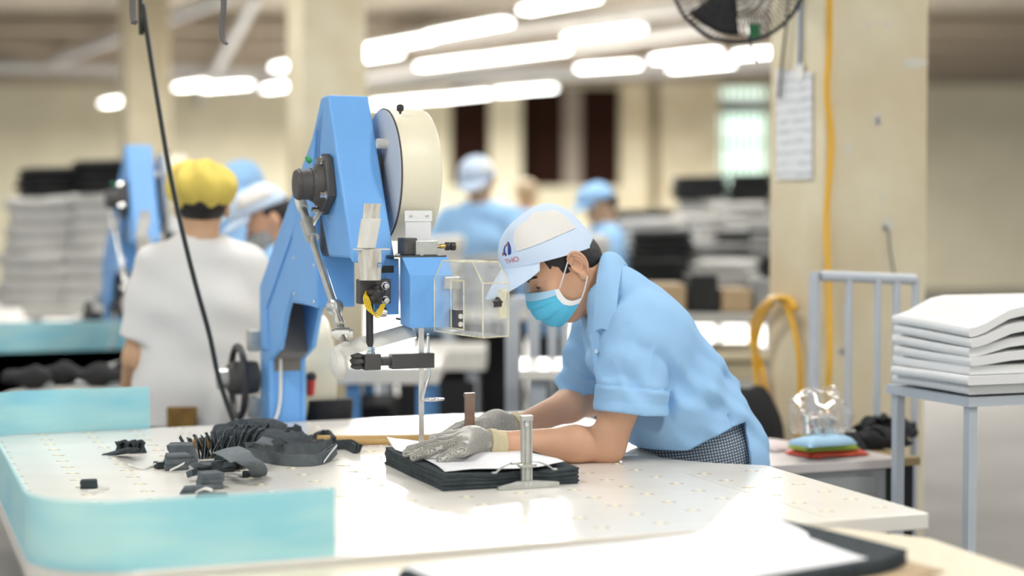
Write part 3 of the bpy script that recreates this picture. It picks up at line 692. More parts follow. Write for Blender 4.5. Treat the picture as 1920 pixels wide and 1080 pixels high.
def gingham():
    m = bpy.data.materials.new('gingham'); t, n, l, b = nt(m); MATS['gingham'] = m
    b.inputs['Roughness'].default_value = .9; b.inputs['Specular IOR Level'].default_value = .15
    tc = n.new('ShaderNodeTexCoord'); mp = n.new('ShaderNodeMapping'); l.new(tc.outputs['Object'], mp.inputs['Vector']); mp.inputs['Rotation'].default_value = (0, .2, 0)
    fa = []
    for d in ('X', 'Z'):
        w = n.new('ShaderNodeTexWave'); w.bands_direction = d; w.inputs['Scale'].default_value = 46; w.inputs['Distortion'].default_value = .4
        l.new(mp.outputs['Vector'], w.inputs['Vector'])
        g = n.new('ShaderNodeMath'); g.operation = 'GREATER_THAN'; g.inputs[1].default_value = .55; l.new(w.outputs['Fac'], g.inputs[0]); fa.append(g)
    ad = n.new('ShaderNodeMath'); ad.operation = 'MULTIPLY'; l.new(fa[0].outputs[0], ad.inputs[0]); l.new(fa[1].outputs[0], ad.inputs[1])
    rp = n.new('ShaderNodeValToRGB'); rp.color_ramp.interpolation = 'LINEAR'
    rp.color_ramp.elements[0].color = (.10, .135, .18, 1); rp.color_ramp.elements[1].color = (.62, .66, .70, 1)
    l.new(ad.outputs[0], rp.inputs['Fac']); l.new(rp.outputs['Color'], b.inputs['Base Color'])
gingham()

# ---------------------------------------------------------------- the man at the blade
LAT = A(-math.sin(math.radians(13)), math.cos(math.radians(13)), 0)      # his right-hand side, away from the camera
hip = at(1322, 835, 4.06)
man = thing('person', (hip[0], hip[1], 0), 'person in light blue shirt, cap and face mask bending over the cutting table', 'person')
tor = [at(1152, 560, 3.985), at(1196, 632, 3.995), at(1240, 708, 4.02), at(1282, 772, 4.045), at(1316, 850, 4.06), at(1322, 910, 4.06)]
tr_ = [.078, .112, .118, .118, .112, .105]
def torso(P, g=0., wr_=None):
    Q = squash(P, tor[2], LAT, .68)
    return chain(Q, tor, [r + g for r in tr_], .05)
shN, shF = at(1192, 618, 3.835), at(1128, 600, 4.16)
elN, elF = at(1139, 836, 3.845), at(1106, 748, 4.20)
wrN, wrF = at(932, 832, 3.765), at(972, 800, 4.03)
# head frame
hp = math.radians(36); fc = A(-.995, -.06, 0); fc /= np.linalg.norm(fc)
hf = fc * math.cos(hp) + A(0, 0, -math.sin(hp)); hu = fc * math.sin(hp) + A(0, 0, math.cos(hp)); hl = np.cross(hu, hf)
HC = at(1062, 497, 3.975)
HR = np.stack([hf, hl, hu])
def H(f, l_, u): return HC + hf * f + hl * l_ + hu * u
def head(P):
    Q = ((P - HC.astype(np.float32)) @ HR.T.astype(np.float32)).astype(np.float32)
    Qm = Q.copy(); Qm[:, 1] = np.abs(Q[:, 1])
    d = el(Q, (.004, 0, .034), (.084, .073, .090))
    d = smin(d, el(Q, (.034, 0, -.035), (.060, .058, .085)), .03)
    d = smin(d, rc(Qm, (-.012, .050, -.045), (.062, .014, -.098), .020, .020), .03)
    d = smin(d, el(Qm, (.062, .034, -.028), (.026, .026, .026)), .02)
    d = smin(d, rc(Qm, (.084, .010, .026), (.066, .044, .022), .012, .012), .012)
    d = smin(d, rc(Q, (.094, 0, .008), (.112, 0, -.034), .008, .012), .012)
    d = smin(d, el(Qm, (.104, .012, -.036), (.010, .008, .008)), .006)
    d = smax(d, -el(Qm, (.098, .033, .004), (.016, .018, .011)), .008)
    d = smin(d, el(Qm, (.074, .033, .003), (.0135, .016, .0125)), .003)
    # ears
    e = el(Qm, (-.020, .079, -.010), (.020, .007, .033), np.array([[.96, .28, -.12], [-.28, .96, 0], [.12, 0, .99]]))
    e = smax(e, -el(Qm, (-.015, .090, -.008), (.0125, .0105, .021)), .003)
    e = smin(e, el(Qm, (-.012, .077, -.040), (.010, .006, .010)), .008)
    e = smin(e, el(Qm, (-.003, .079, -.012), (.004, .006, .007)), .004)
    d = smin(d, e, .006)
    return d
nk0, nk1 = H(-.032, 0, -.045), at(1152, 572, 3.985)
fistN, fistF = wrN + (at(862, 832, 3.735) - wrN), wrF + (at(905, 800, 4.0) - wrF)
def legs(P, g=0.):
    d = None
    for s in (-1, 1):
        h0 = A(hip[0], hip[1], .86) + LAT * .085 * s; kn = A(hip[0] - .02, hip[1], .47) + LAT * .09 * s; an = A(hip[0] + .03, hip[1], .085) + LAT * .09 * s
        e = chain(P, [h0, kn, an], [.085 + g, .058 + g, .043 + g], .02); d = e if d is None else smin(d, e, .02)
        d = smin(d, rc(P, an + A(.02, 0, -.035), an + A(-.15, -.03, -.045), .04, .032), .03)
    return d
def body(P):
    d = torso(P, -.024)
    d = smin(d, legs(P), .05)
    d = smin(d, rc(P, nk0, nk1, .054, .062), .03)
    hd = head(P); d = smin(d, hd, .018)
    for sh, eb, wt, fs in ((shN + A(.02, 0, 0), elN, wrN, fistN), (shF, elF, wrF, fistF)):
        m1 = sh + (eb - sh) * .5; m2 = eb + (wt - eb) * .3
        m2 = m2 + A(0, 0, .003)
        a = chain(P, [sh, m1, eb], [.058, .050, .040], .02)
        a = smin(a, chain(P, [eb, m2, wt], [.038, .041, .0275], .02), .025)
        a = smin(a, rc(P, wt, fs, .024, .020), .02)
        d = smin(d, a, .03)
    return d
bd = sdf_obj('body', body, (-.22, 3.6, .0), (.72, 4.4, 1.52), .0045, 'skin', man)
# hair under the cap: nape, round the ear, temple and sideburn
def hair(P):
    Q = ((P - HC.astype(np.float32)) @ HR.T.astype(np.float32)).astype(np.float32)
    al = np.abs(Q[:, 1])
    d = el(Q, (.002, 0, .030), (.0885, .0765, .088))
    d = smin(d, el(Q, (-.040, 0, -.012), (.046, .060, .046)), .03)
    f, u = Q[:, 0], Q[:, 2]
    back = np.maximum(f + .030, -.048 - u * .9 + .0 * f)
    temple = np.maximum.reduce([f - .040, -(u - (.004 + .75 * np.maximum(f - .012, -.05))), -(f + .05)])
    side = np.maximum.reduce([np.abs(f - .012) - .011, -(u + .040)])
    over = np.maximum(-(u - .022), f - .04)
    reg = np.minimum.reduce([back, temple, side, over]) + .003 * np.sin(f * 260) + .002 * np.sin(f * 610)
    return np.maximum(np.maximum(d, reg), u - .075)
sdf_obj('hair', hair, HC - .15, HC + .15, .0028, 'hair_black', bd)
# eye line, lashes and brow
for sg in (1, -1):
    MB().tube(smooth_path([H(.090, .021 * sg, .000), H(.0885, .033 * sg, -.003), H(.079, .046 * sg, .000)], 5), .0014, 6).build('eyelash', 'hair_black', bd, smooth=True)
    MB().tube(smooth_path([H(.099, .014 * sg, .022), H(.092, .034 * sg, .027), H(.074, .052 * sg, .021)], 5), [.0016] + [.0028] * 9 + [.001], 6).build('eyebrow', 'hair_black', bd, smooth=True)

for sg in (1, -1):
    MB().tube(smooth_path([H(-.004, .079 * sg, .002), H(-.006, .085 * sg, .016), H(-.020, .090 * sg, .023), H(-.034, .092 * sg, .014), H(-.039, .091 * sg, -.006), H(-.033, .087 * sg, -.026), H(-.022, .081 * sg, -.040)], 5), [.0018] + [.0034] * 28 + [.0022, .0015], 7).build('ear_rim', 'skin', bd, smooth=True)
    MB().tube(smooth_path([H(-.018, .086 * sg, .010), H(-.026, .087 * sg, -.002), H(-.024, .085 * sg, -.018), H(-.014, .083 * sg, -.026)], 5), [.0015] + [.0026] * 13 + [.002, .0015], 7).build('ear_fold', 'skin', bd, smooth=True)

# shirt
slN = [shN + A(.01, .02, -.002), shN + A(.002, .005, -.07), at(1184, 774, 3.832)]
slF = [shF, shF + (at(1098, 728, 4.20) - shF) * .5, at(1096, 728, 4.205)]
def sleeve(P, pts, rs):
    d = chain(P, pts, rs, .02)
    ax = (pts[2] - pts[1]); ax = ax / np.linalg.norm(ax)
    s = (P - pts[2].astype(np.float32)) @ ax.astype(np.float32)
    d = d - np.where(s > -.058, .0060, 0).astype(np.float32) + .0035 * np.exp(-((s + .060) / .004) ** 2) + .002 * np.exp(-((s + .026) / .003) ** 2)
    return smax(d, s, .003)
def sleeve_cavity(P, pts, rs):
    ax = (pts[2] - pts[1]); ax = ax / np.linalg.norm(ax)
    s = (P - pts[2].astype(np.float32)) @ ax.astype(np.float32)
    return np.maximum(rc(P, pts[2] - ax * .05, pts[2] + ax * .03, rs[2] - .012, rs[2] - .007), -(s + .035))
def hemcut(P):
    x, z = P[:, 0], P[:, 2]
    pxv = 960 + x / 3.88 * FPX; pyv = 415 + (EYE - z) / 3.88 * FPX
    hem = np.interp(pxv, [1190, 1225, 1290, 1340, 1375, 1400], [852, 850, 845, 818, 802, 795])
    tail = np.interp(pyv, [780, 872, 1100], [1399, 1410, 1416])
    return np.minimum(pyv - hem, tail - pxv) / 800.
def shirt_raw(P):
    Q = squash(P, tor[2], LAT, .68)
    t2 = [p.copy() for p in tor]; t2[5] = at(1336, 1010, 4.06); t2[4] = at(1322, 850, 4.06)
    d = chain(Q, t2, [.086, .117, .124, .130, .136, .134], .05)
    d = smin(d, rc(Q, at(1236, 742, 4.0), at(1262, 800, 4.04), .110, .098), .05)     # cloth sagging under the chest
    for sh in (shN, shF): d = smin(d, el(P, sh + A(.03, 0, -.015), (.085, .075, .085)), .05)
    dn = sleeve(P, slN, RSN); df = sleeve(P, slF, RSF)
    lowk = np.clip((P[:, 2] - 1.075) / .06, 0, 1) * .020 + .003
    h_ = np.clip(.5 + .5 * (dn - d) / lowk, 0, 1); crease = .006 * np.exp(-((dn - d) / .010) ** 2) * (1 - np.clip((P[:, 2] - 1.10) / .05, 0, 1))
    d = dn + (d - dn) * h_ - lowk * h_ * (1 - h_) + crease; d = smin(d, df, .016)
    return d
RSN, RSF = [.076, .083, .084], [.070, .072, .070]
def shirt(P):
    d = shirt_raw(P)
    f = wr(P, [((.8, .1, 1.0), 62, .0022, .3), ((1.0, .2, -.6), 44, .0022, 1.7), ((.3, .5, 1.), 95, .0014, 2.2), ((.9, 0, .5), 130, .0008, .9)])
    axn = (slN[2] - slN[1]) / np.linalg.norm(slN[2] - slN[1]); sn = np.abs((P - slN[2].astype(np.float32)) @ axn.astype(np.float32))
    f = f * np.where(P[:, 1] < 3.87, np.clip(sn / .05, .12, 1), 1)
    z = P[:, 2]; mid = np.exp(-((z - 1.02) / .09) ** 2) * 1.9 + .55
    d = d + f * mid.astype(np.float32)
    # big folds: one across the waist, one from the shoulder blade into the armpit
    def ridge(a, b, w, h_):
        e = rc(P, a, b, 0, 0); return h_ * np.exp(-(e / w) ** 2)
    d = d - ridge(at(1248, 748, 3.88), at(1380, 728, 3.98), .012, .010) + ridge(at(1250, 760, 3.86), at(1370, 748, 3.95), .010, .008)
    d = d - ridge(at(1252, 572, 3.90), at(1300, 628, 4.0), .009, .008) + ridge(at(1262, 606, 3.88), at(1268, 690, 3.88), .011, .010)
    d = d - ridge(at(1150, 680, 3.76), at(1180, 740, 3.76), .009, .004) - ridge(at(1185, 650, 3.76), at(1170, 735, 3.76), .009, .004) - ridge(at(1225, 660, 3.76), at(1205, 740, 3.76), .009, .004)
    d = d - ridge(at(1150, 640, 3.83), at(1135, 720, 3.83), .008, .005) - ridge(at(1240, 800, 3.87), at(1390, 760, 3.95), .016, .006)
    # seam round the armhole
    sm = [at(1140, 640, 3.80), at(1165, 612, 3.78), at(1200, 604, 3.775), at(1235, 622, 3.78), at(1262, 662, 3.80)]
    for a, b in zip(sm[:-1], sm[1:]): d = d + ridge(a, b, .0035, .0035)
    d = smax(d, -sleeve_cavity(P, slN, RSN), .003); d = smax(d, -sleeve_cavity(P, slF, RSF), .003)
    # hollow neck
    d = smax(d, -rc(P, nk0, nk1 + (nk1 - nk0) * .05, .066, .066), .006)
    d = smax(d, -rc(P, at(1108, 575, 3.97), at(1100, 610, 3.96), .03, .006), .006)
    return smax(d, hemcut(P), .003)
sdf_obj('shirt', shirt, (.08, 3.66, .55), (.66, 4.36, 1.36), .0048, 'shirt_blue', man)
# checked apron skirt under the shirt
def apron(P):
    Q = squash(P, tor[2], LAT, .68)
    d = chain(Q, [at(1300, 800, 4.055), at(1312, 850, 4.06), A(hip[0] - .01, hip[1], .60)], [.124, .130, .128], .04)
    d = d + wr(P, [((1., .3, .2), 40, .0015, .5), ((.3, .2, 1.), 60, .001, 1.5)])
    return np.maximum(np.maximum(d, .5 - P[:, 2]), P[:, 2] - 1.0)
sdf_obj('checked_apron', apron, (.2, 3.72, .48), (.70, 4.4, 1.02), .0055, 'gingham', man)
MB().tube(smooth_path([at(1398, 790, 3.935), at(1406, 815, 3.915), at(1409, 845, 3.905), at(1411, 880, 3.90)], 5), .0035, 6).build('apron_piping', 'cable_black', man, smooth=True)
sdf_obj('trousers', lambda P: np.maximum(legs(P, .014), np.maximum(P[:, 2] - .8, .06 - P[:, 2])), (.2, 3.8, .03), (.72, 4.35, .84), .009, 'trousers_dark', man)
# collar: a folded leaf on each side
def leaf(name, inner, outer, n=9):
    I_ = smooth_path(inner, 5); O_ = smooth_path(outer, 5)
    P = np.array([[i + (o - i) * t + A(0, 0, .010 * math.sin(math.pi * t)) for t in np.linspace(0, 1, n)] for i, o in zip(I_, O_)])
    o = MB().grid(P, .003).build(name, 'shirt_blue', man, smooth=40)
leaf('collar', [at(1142, 474, 4.03), at(1129, 480, 3.955), at(1122, 510, 3.905), at(1117, 555, 3.880), at(1114, 622, 3.865)],
     [at(1176, 500, 4.03), at(1166, 500, 3.935), at(1161, 530, 3.865), at(1157, 575, 3.828), at(1150, 627, 3.815)])
leaf('collar', [at(1140, 476, 4.03), at(1122, 492, 4.075), at(1105, 530, 4.09), at(1090, 570, 4.06), at(1083, 585, 4.02)],
     [at(1172, 502, 4.03), at(1150, 515, 4.10), at(1118, 560, 4.13), at(1096, 600, 4.08), at(1101, 640, 3.985)])
leaf('placket', [at(1107, 628, 3.905), at(1112, 660, 3.895), at(1117, 700, 3.885), at(1122, 735, 3.88)], [at(1126, 626, 3.882), at(1130, 660, 3.874), at(1135, 700, 3.868), at(1140, 735, 3.864)], 5)
for px, py, y in ((1119, 659, 3.872), (1127, 725, 3.862)):
    c = at(px, py, y); MB().lathe([(.0055, 0), (.006, .001), (.006, .0022), (.0045, .0028), (.003, .002), (0, .002)], c, (-.75, -.6, .1), 14).build('button', 'button', man, smooth=40)

# cap
def cap_pt(phi, th, off=0.):
    ct = math.cos(th); rad = max(ct, 0) ** .72; hg = math.sin(th) ** .92
    cf = .021 - .014 * hg
    lat_s = 1 + .05 * math.sin(th * 2)
    f = cf + (.107 + off) * rad * math.cos(phi); l_ = (.0865 + off) * rad * math.sin(phi) * lat_s
    ub = .040 + .043 * math.cos(phi) - .004 * math.sin(phi) ** 2
    u = ub * (1 - hg) + (.160 + off) * hg
    w = .0018 * math.sin(5 * phi + 3 * th) * math.sin(2 * th)
    return H(f + w, l_ + w, u)
def cap_grid(p0, p1, t0, t1, n, m, off=0.): return np.array([[cap_pt(p, t, off) for t in np.linspace(t0, t1, m)] for p in np.linspace(p0, p1, n)])
R_ = math.radians
cp = MB().grid(cap_grid(0, 2 * math.pi, R_(0), R_(90), 49, 22), .0018).build('cap', 'cap_blue', man, smooth=True)
MB().grid(cap_grid(0, 2 * math.pi, R_(-0), R_(19), 49, 6, .0022), .001).build('cap_band', 'cap_blue', cp, smooth=40)
for sg in (1, -1):
    a0, a1 = (R_(52), R_(142)) if sg > 0 else (-R_(142), -R_(52))
    P = np.zeros((19, 9, 3))
    for i, ph in enumerate(np.linspace(a0, a1, 19)):
        k = i / 18 if sg > 0 else 1 - i / 18
        top = R_(62) * (1 - .30 * abs(2 * k - 1) ** 2.2) + R_(3) * math.sin(k * 14)
        for j, t in enumerate(np.linspace(R_(19.5), top, 9)): P[i, j] = cap_pt(ph, t, .0028)
    MB().grid(P, .0012).build('cap_side_panel', 'cap_white', cp, smooth=40)
vis = np.zeros((25, 9, 3))
for i, ph in enumerate(np.linspace(R_(-74), R_(74), 25)):
    b = np.array([.021 + .107 * math.cos(ph), .0865 * math.sin(ph), .040 + .043 * math.cos(ph) - .004 * math.sin(ph) ** 2])
    ln = .078 * max(0., math.cos(ph * 90 / 76)) ** .55
    for j, t in enumerate(np.linspace(0, 1, 9)):
        vis[i, j] = H(b[0] + ln * t, b[1] * (1 + .05 * t), b[2] + .003 - (.030 * t + .006 * t * t) * (ln / .078) - .012 * abs(math.sin(ph)) * t)
MB().grid(vis, .003).build('visor', 'cap_blue', cp, smooth=40)
def on_cap(name, polys, mt):                     # embroidery: flat outlines (phi in degrees, theta in degrees) on the cap's front
    g = MB()
    for pl in polys:
        k = len(pl); g.add([cap_pt(R_(a), R_(b), .0042) for a, b in pl] + [cap_pt(R_(a), R_(b), .001) for a, b in pl], [list(range(k)), list(range(k, 2 * k))[::-1]] + [(i, (i + 1) % k, k + (i + 1) % k, k + i) for i in range(k)])
    g.build(name, mt, cp)
on_cap('emblem', [[(40, 18), (42, 22), (43, 27), (42, 33), (39.5, 38), (38, 38), (39, 32), (38, 27), (36.5, 22), (37, 18)], [(31, 18), (33, 19), (30, 24), (30, 29), (32, 34), (30, 32), (27.5, 27), (28, 22)]], 'logo_navy')
on_cap('emblem_accent', [[(34, 32), (36, 32), (36, 36), (34, 36)], [(24, 20), (27, 22), (26, 25), (24, 24)]], 'logo_red')
tx = bpy.data.curves.new('lettering', 'FONT'); tx.body = 'THO'; tx.size = 1
to = bpy.data.objects.new('lettering', tx); COL.objects.link(to); dg = bpy.context.evaluated_depsgraph_get()
me = bpy.data.meshes.new_from_object(to.evaluated_get(dg)); bpy.data.objects.remove(to)
MB().add([cap_pt(R_(28 + v.co.x * 11), R_(7 + v.co.y * 9.5), .0048) for v in me.vertices], [list(p.vertices) for p in me.polygons]).build('lettering', 'logo_red', cp)

# surgical mask
def mask_pt(s, t, off=0.):
    sa = abs(s); sg = 1 if s >= 0 else -1
    def q3(a, b, c, x): return np.array(a) * (1 - x) * (1 - 2 * x) + np.array(b) * 4 * x * (1 - x) + np.array(c) * x * (2 * x - 1)
    top = q3((.120, 0, .003), (.096, .043, -.010), (.052, .064, -.030), sa)
    midp = q3((.134, 0, -.050), (.113, .047, -.062), (.050, .068, -.066), sa)
    bot = q3((.106, 0, -.098), (.088, .044, -.108), (.018, .069, -.080), sa)
    p = q3(top, midp, bot, t)
    pl = .0042 * ((t * 3.2 + .15 * s) % 1.0) * min(1, (1 - sa) * 6) * (0 if t < .1 or t > .93 else 1)
    return H(p[0] + pl + off, (p[1] + off * .6) * sg, p[2])
def mask_grid(s0, s1, t0, t1, n, m, off=0.): return np.array([[mask_pt(s, t, off) for t in np.linspace(t0, t1, m)] for s in np.linspace(s0, s1, n)])
mk = MB().grid(mask_grid(-1, 1, 0, 1, 33, 33), .0016).build('face_mask', 'mask_blue', man, smooth=50)
MB().grid(mask_grid(-1, 1, -.01, .13, 33, 4, .0014), .0012).build('mask_nose_band', 'mask_pale', mk, smooth=50)
for sg in (1, -1):
    MB().grid(mask_grid(.93 * sg, 1.02 * sg, -.01, 1.0, 4, 14, .0016), .0012).build('mask_border', 'mask_edge', mk, smooth=50)
    MB().tube(smooth_path([H(.050, .066 * sg, -.030), H(.024, .078 * sg, -.010), H(-.004, .084 * sg, .012), H(-.016, .082 * sg, .018)], 5), .0016, 6).build('ear_loop', 'mask_edge', mk, smooth=True)
    MB().tube(smooth_path([H(.020, .070 * sg, -.079), H(.002, .078 * sg, -.065), H(-.020, .083 * sg, -.044)], 5), .0016, 6).build('ear_loop', 'mask_edge', mk, smooth=True)

# chain-mail gloves
def glove(name, wrist, palm, fingers, thumb, lo, hi):
    def fn(P):
        d = chain(P, [wrist, palm], [.030, .030], .02)
        Q = squash(P, palm, A(0, 0, 1), 1.0)
        kn = [f[0] for f in fingers]
        for k in kn: d = smin(d, rc(P, palm, k, .026, .0165), .02)
        for f in fingers: 
            e = chain(P, f, [.0135, .0120, .0112, .0098][:len(f)], .006); d = smin(d, e, .007)
        d = smin(d, chain(P, thumb, [.019, .0135, .0115], .008), .012)
        return d
    return sdf_obj(name, fn, lo, hi, .0024, 'chain_mail', man)
ST = TBL + .037
def z_(px, py, z): return atz(px, py, ST + z)
wN = at(918, 832, 3.752)
fN = [[z_(872, 820, .034), z_(832, 826, .032), z_(798, 836, .018), z_(768, 843, .009)],
      [z_(864, 824, .034), z_(824, 830, .032), z_(790, 842, .018), z_(762, 850, .009)],
      [z_(862, 832, .032), z_(828, 838, .028), z_(802, 848, .017), z_(776, 857, .009)],
      [z_(868, 843, .026), z_(848, 850, .019), z_(836, 857, .012), z_(826, 861, .008)]]
gN = glove('glove', wN, at(885, 828, 3.738), fN, [at(880, 815, 3.80), z_(845, 818, .018), z_(812, 822, .012)], wN - A(.26, .22, .09), wN + A(.07, .16, .10))
wF = at(962, 798, 4.02)
tz = lambda px, py, z: atz(px, py, TBL + z)
fF = [[at(905, 795, 3.96), at(872, 800, 3.93), at(842, 812, 3.92), at(815, 824, 3.91)],
      [at(908, 792, 3.99), at(878, 793, 3.97), at(850, 806, 3.96), at(826, 820, 3.95)],
      [at(912, 792, 4.02), at(885, 790, 4.01), at(858, 800, 4.0), at(838, 816, 3.99)],
      [at(918, 796, 4.05), at(896, 796, 4.05), at(874, 804, 4.04), at(858, 814, 4.03)]]
gF = glove('glove', wF, at(930, 796, 4.0), fF, [at(925, 802, 3.97), at(900, 812, 3.93), at(880, 820, 3.91)], wF - A(.28, .22, .10), wF + A(.07, .14, .10))
for g_, w_, dr, rr in ((gN, wN + A(.002, 0, 0), (wrN - at(885, 828, 3.738)), .0345), (gF, wF + A(.004, 0, 0), (elF - wrF), .033)):
    dr = dr / np.linalg.norm(dr)
    MB().lathe([(rr - .003, -.008), (rr, -.008), (rr, .010), (rr - .003, .010)], w_, dr, 28).build('wrist_strap', 'strap_tan', g_, smooth=40)
cN = (elN - wN) / np.linalg.norm(elN - wN)
MB().lathe([(.030, .012), (.0335, .012), (.034, .034), (.0315, .034)], wN + A(0, -.001, -.004), cN, 28).build('cuff_flap', 'strap_tan', gN, smooth=40)
# ---------------------------------------------------------------- other people (SDF figures, coarser with distance)
def figure(label, x, y, face, hgt, h, shirt_m='shirt_blue_far', cap_m='cap_blue', hat='cap', lean=0., mask=None, arms=None, pants='trousers_dark', nod=0., group=None, extra=None, skin='skin_far', stocky=1.):
    k = hgt / 1.62; fa = math.radians(face); f = A(math.cos(fa), math.sin(fa), 0); l_ = A(-math.sin(fa), math.cos(fa), 0)
    root = thing('person', (x, y, 0), label, 'person', group); B = A(x, y, 0)
    def G(a, b, c):                                # forward, left, up in units of a 1.62 m figure; lean tips the upper body
        if c > .9: a = a + (c - .9) * math.sin(lean); c = .9 + (c - .9) * math.cos(lean)
        return B + (f * a + l_ * b + A(0, 0, c)) * k
    if arms is None: arms = [((.05, .24, 1.06), (.24, .18, .98)), ((.05, -.24, 1.06), (.24, -.18, .98))]
    shl = [G(0, .165 * stocky, 1.29), G(0, -.165 * stocky, 1.29)]
    hd = G(.015, 0, 1.475); nf = f * math.cos(nod) - A(0, 0, math.sin(nod)); nu = f * math.sin(nod) + A(0, 0, math.cos(nod)); nl = np.cross(nu, nf)
    RM = np.stack([nf, nl, nu])
    tp = [G(0, 0, 1.30), G(.005, 0, 1.16), G(0, 0, 1.02), G(0, 0, .90), G(0, 0, .80)]; trr = [.085, .105, .098, .108, .108]
    def tor_(P, g, bottom=None):
        Q = squash(P, B, l_, .62); return chain(Q, tp, [(r + g) * k for r in trr], .05)
    def bodyf(P):
        d = tor_(P, -.012)
        for s in (1, -1): d = smin(d, chain(P, [G(0, .08 * s, .85), G(.015, .085 * s, .46), G(-.02, .085 * s, .07)], [.08 * k, .056 * k, .04 * k], .02), .04); d = smin(d, rc(P, G(-.03, .085 * s, .035), G(.13, .095 * s, .03), .035, .03), .02)
        d = smin(d, rc(P, G(0, 0, 1.30), hd - nu * .05 * k, .06 * k, .05 * k), .03)
        Q = (P - hd.astype(np.float32)) @ RM.T.astype(np.float32)
        e = el(Q, (-.005, 0, .02), (.092 * k, .075 * k, .095 * k)); e = smin(e, el(Q, (.03, 0, -.05), (.06 * k, .055 * k, .07 * k)), .03)
        e = smin(e, rc(Q, (.09, 0, .0), (.108, 0, -.035), .009, .014), .01)
        Qm = Q.copy(); Qm[:, 1] = np.abs(Qm[:, 1]); e = smin(e, el(Qm, (-.015, .078 * k, -.01), (.02, .009, .033)), .006); e = smax(e, -el(Qm, (.10, .032, .0), (.014, .016, .010)), .008)
        d = smin(d, e, .02)
        for s_, (eb, wt) in zip(shl, arms):
            a = chain(P, [s_, G(*eb), G(*wt)], [.052 * k, .042 * k, .030 * k], .02)
            hv = G(*wt) - G(*eb); hv = hv / np.linalg.norm(hv); pm = G(*wt) + hv * .06
            a = smin(a, rc(P, G(*wt), pm, .028, .03), .02)
            sd = np.cross(hv, A(0, 0, 1)); sd /= np.linalg.norm(sd) + 1e-6
            for q, (o, ln) in enumerate(((-.024, .06), (-.008, .075), (.008, .08), (.024, .07))): a = smin(a, rc(P, pm + sd * o, pm + sd * o * 1.3 + hv * ln - A(0, 0, .015), .011, .009), .006)
            a = smin(a, rc(P, G(*wt) + sd * .02, pm + sd * .05 + hv * .02, .012, .010), .01)
            d = smin(d, a, .03)
        return d
    lo = B + A(-.55, -.55, -.0) * k; hi = B + A(.55, .55, 1.66) * k
    if lean > .2: lo = np.minimum(lo, lo + f * .4); hi = np.maximum(hi, hi + f * .4)
    b = sdf_obj('body', bodyf, lo, hi, h, skin, root)
    def shf(P):
        d = tor_(P, .012); d = smin(d, rc(squash(P, B, l_, .62), G(0, 0, .9), G(0, 0, .80), .118 * k, .122 * k), .04)
        for s_, (eb, wt) in zip(shl, arms):
            e_ = s_ + (G(*eb) - s_) * .80; ax = (e_ - s_) / np.linalg.norm(e_ - s_)
            d = smin(d, np.maximum(rc(P, s_, e_ + ax * .05, .072 * k, .070 * k), (P - e_.astype(np.float32)) @ ax.astype(np.float32)), .03)
        d = d + wr(P, [((.6, .3, 1.), 34, .003, .3), ((1., -.5, .2), 26, .0025, 1.4)])
        d = smax(d, -rc(P, G(0, 0, 1.33), G(0, 0, 1.5), .06 * k, .06 * k), .01)
        return np.maximum(d, (.79 * k) - P[:, 2])
    sh_ = sdf_obj('shirt', shf, lo, hi, h, shirt_m, root)
    sdf_obj('trousers', lambda P: np.maximum(smin(chain(P, [G(0, .08, .85), G(.015, .085, .46), G(-.02, .085, .07)], [.098 * k, .072 * k, .06 * k], .02), smin(chain(P, [G(0, -.08, .85), G(.015, -.085, .46), G(-.02, -.085, .07)], [.098 * k, .072 * k, .06 * k], .02), rc(squash(P, B, l_, .62), G(0, 0, .9), G(0, 0, .8), .11 * k, .112 * k), .03), .03), np.maximum(P[:, 2] - .88 * k, .05 - P[:, 2])), lo, hi, h * 1.2, pants, root)
    Hh = lambda a, b_, c: hd + (nf * a + nl * b_ + nu * c) * k
    hc = MB().ell((0, 0, 0), 1., 20, 12); hc.v = [Hh(-.015 + p[0] * .092, p[1] * .080, .012 + p[2] * .078) if p[0] < .25 else Hh(-.015 + .023, p[1] * .080, .03 + p[2] * .05) for p in hc.v]; hc.build('hair', 'hair_black', b, smooth=True)
    if hat == 'cap':
        c = MB(); g = np.zeros((25, 8, 3))
        for i, ph in enumerate(np.linspace(0, 2 * math.pi, 25)):
            for j, th in enumerate(np.linspace(0, math.pi / 2, 8)):
                rd = math.cos(th) ** .7; hg = math.sin(th); g[i, j] = Hh(.012 + .108 * rd * math.cos(ph), .09 * rd * math.sin(ph), (.05 + .02 * math.cos(ph)) * (1 - hg) + .145 * hg)
        cpo = c.grid(g, .003).build('cap', cap_m, root, smooth=True)
        v = np.zeros((13, 4, 3))
        for i, ph in enumerate(np.linspace(-1.2, 1.2, 13)):
            for j, t in enumerate(np.linspace(0, 1, 4)): v[i, j] = Hh(.012 + .108 * math.cos(ph) + .07 * t * max(0, math.cos(ph * 1.25)) ** .5, .09 * math.sin(ph), .052 + .02 * math.cos(ph) - .025 * t)
        MB().grid(v, .004).build('visor', cap_m, cpo, smooth=True)
        if cap_m == 'cap_blue':
            for sg in (1, -1):
                g = np.zeros((9, 5, 3))
                for i, ph in enumerate(np.linspace(.9, 2.3, 9)):
                    for j, th in enumerate(np.linspace(.35, .95, 5)):
                        rd = math.cos(th) ** .7; hg = math.sin(th); g[i, j] = Hh(.012 + .111 * rd * math.cos(ph), sg * .093 * rd * math.sin(ph), (.05 + .02 * math.cos(ph)) * (1 - hg) + .149 * hg)
                MB().grid(g, .002).build('cap_side_panel', 'cap_white', cpo, smooth=True)
    elif hat == 'bouffant':
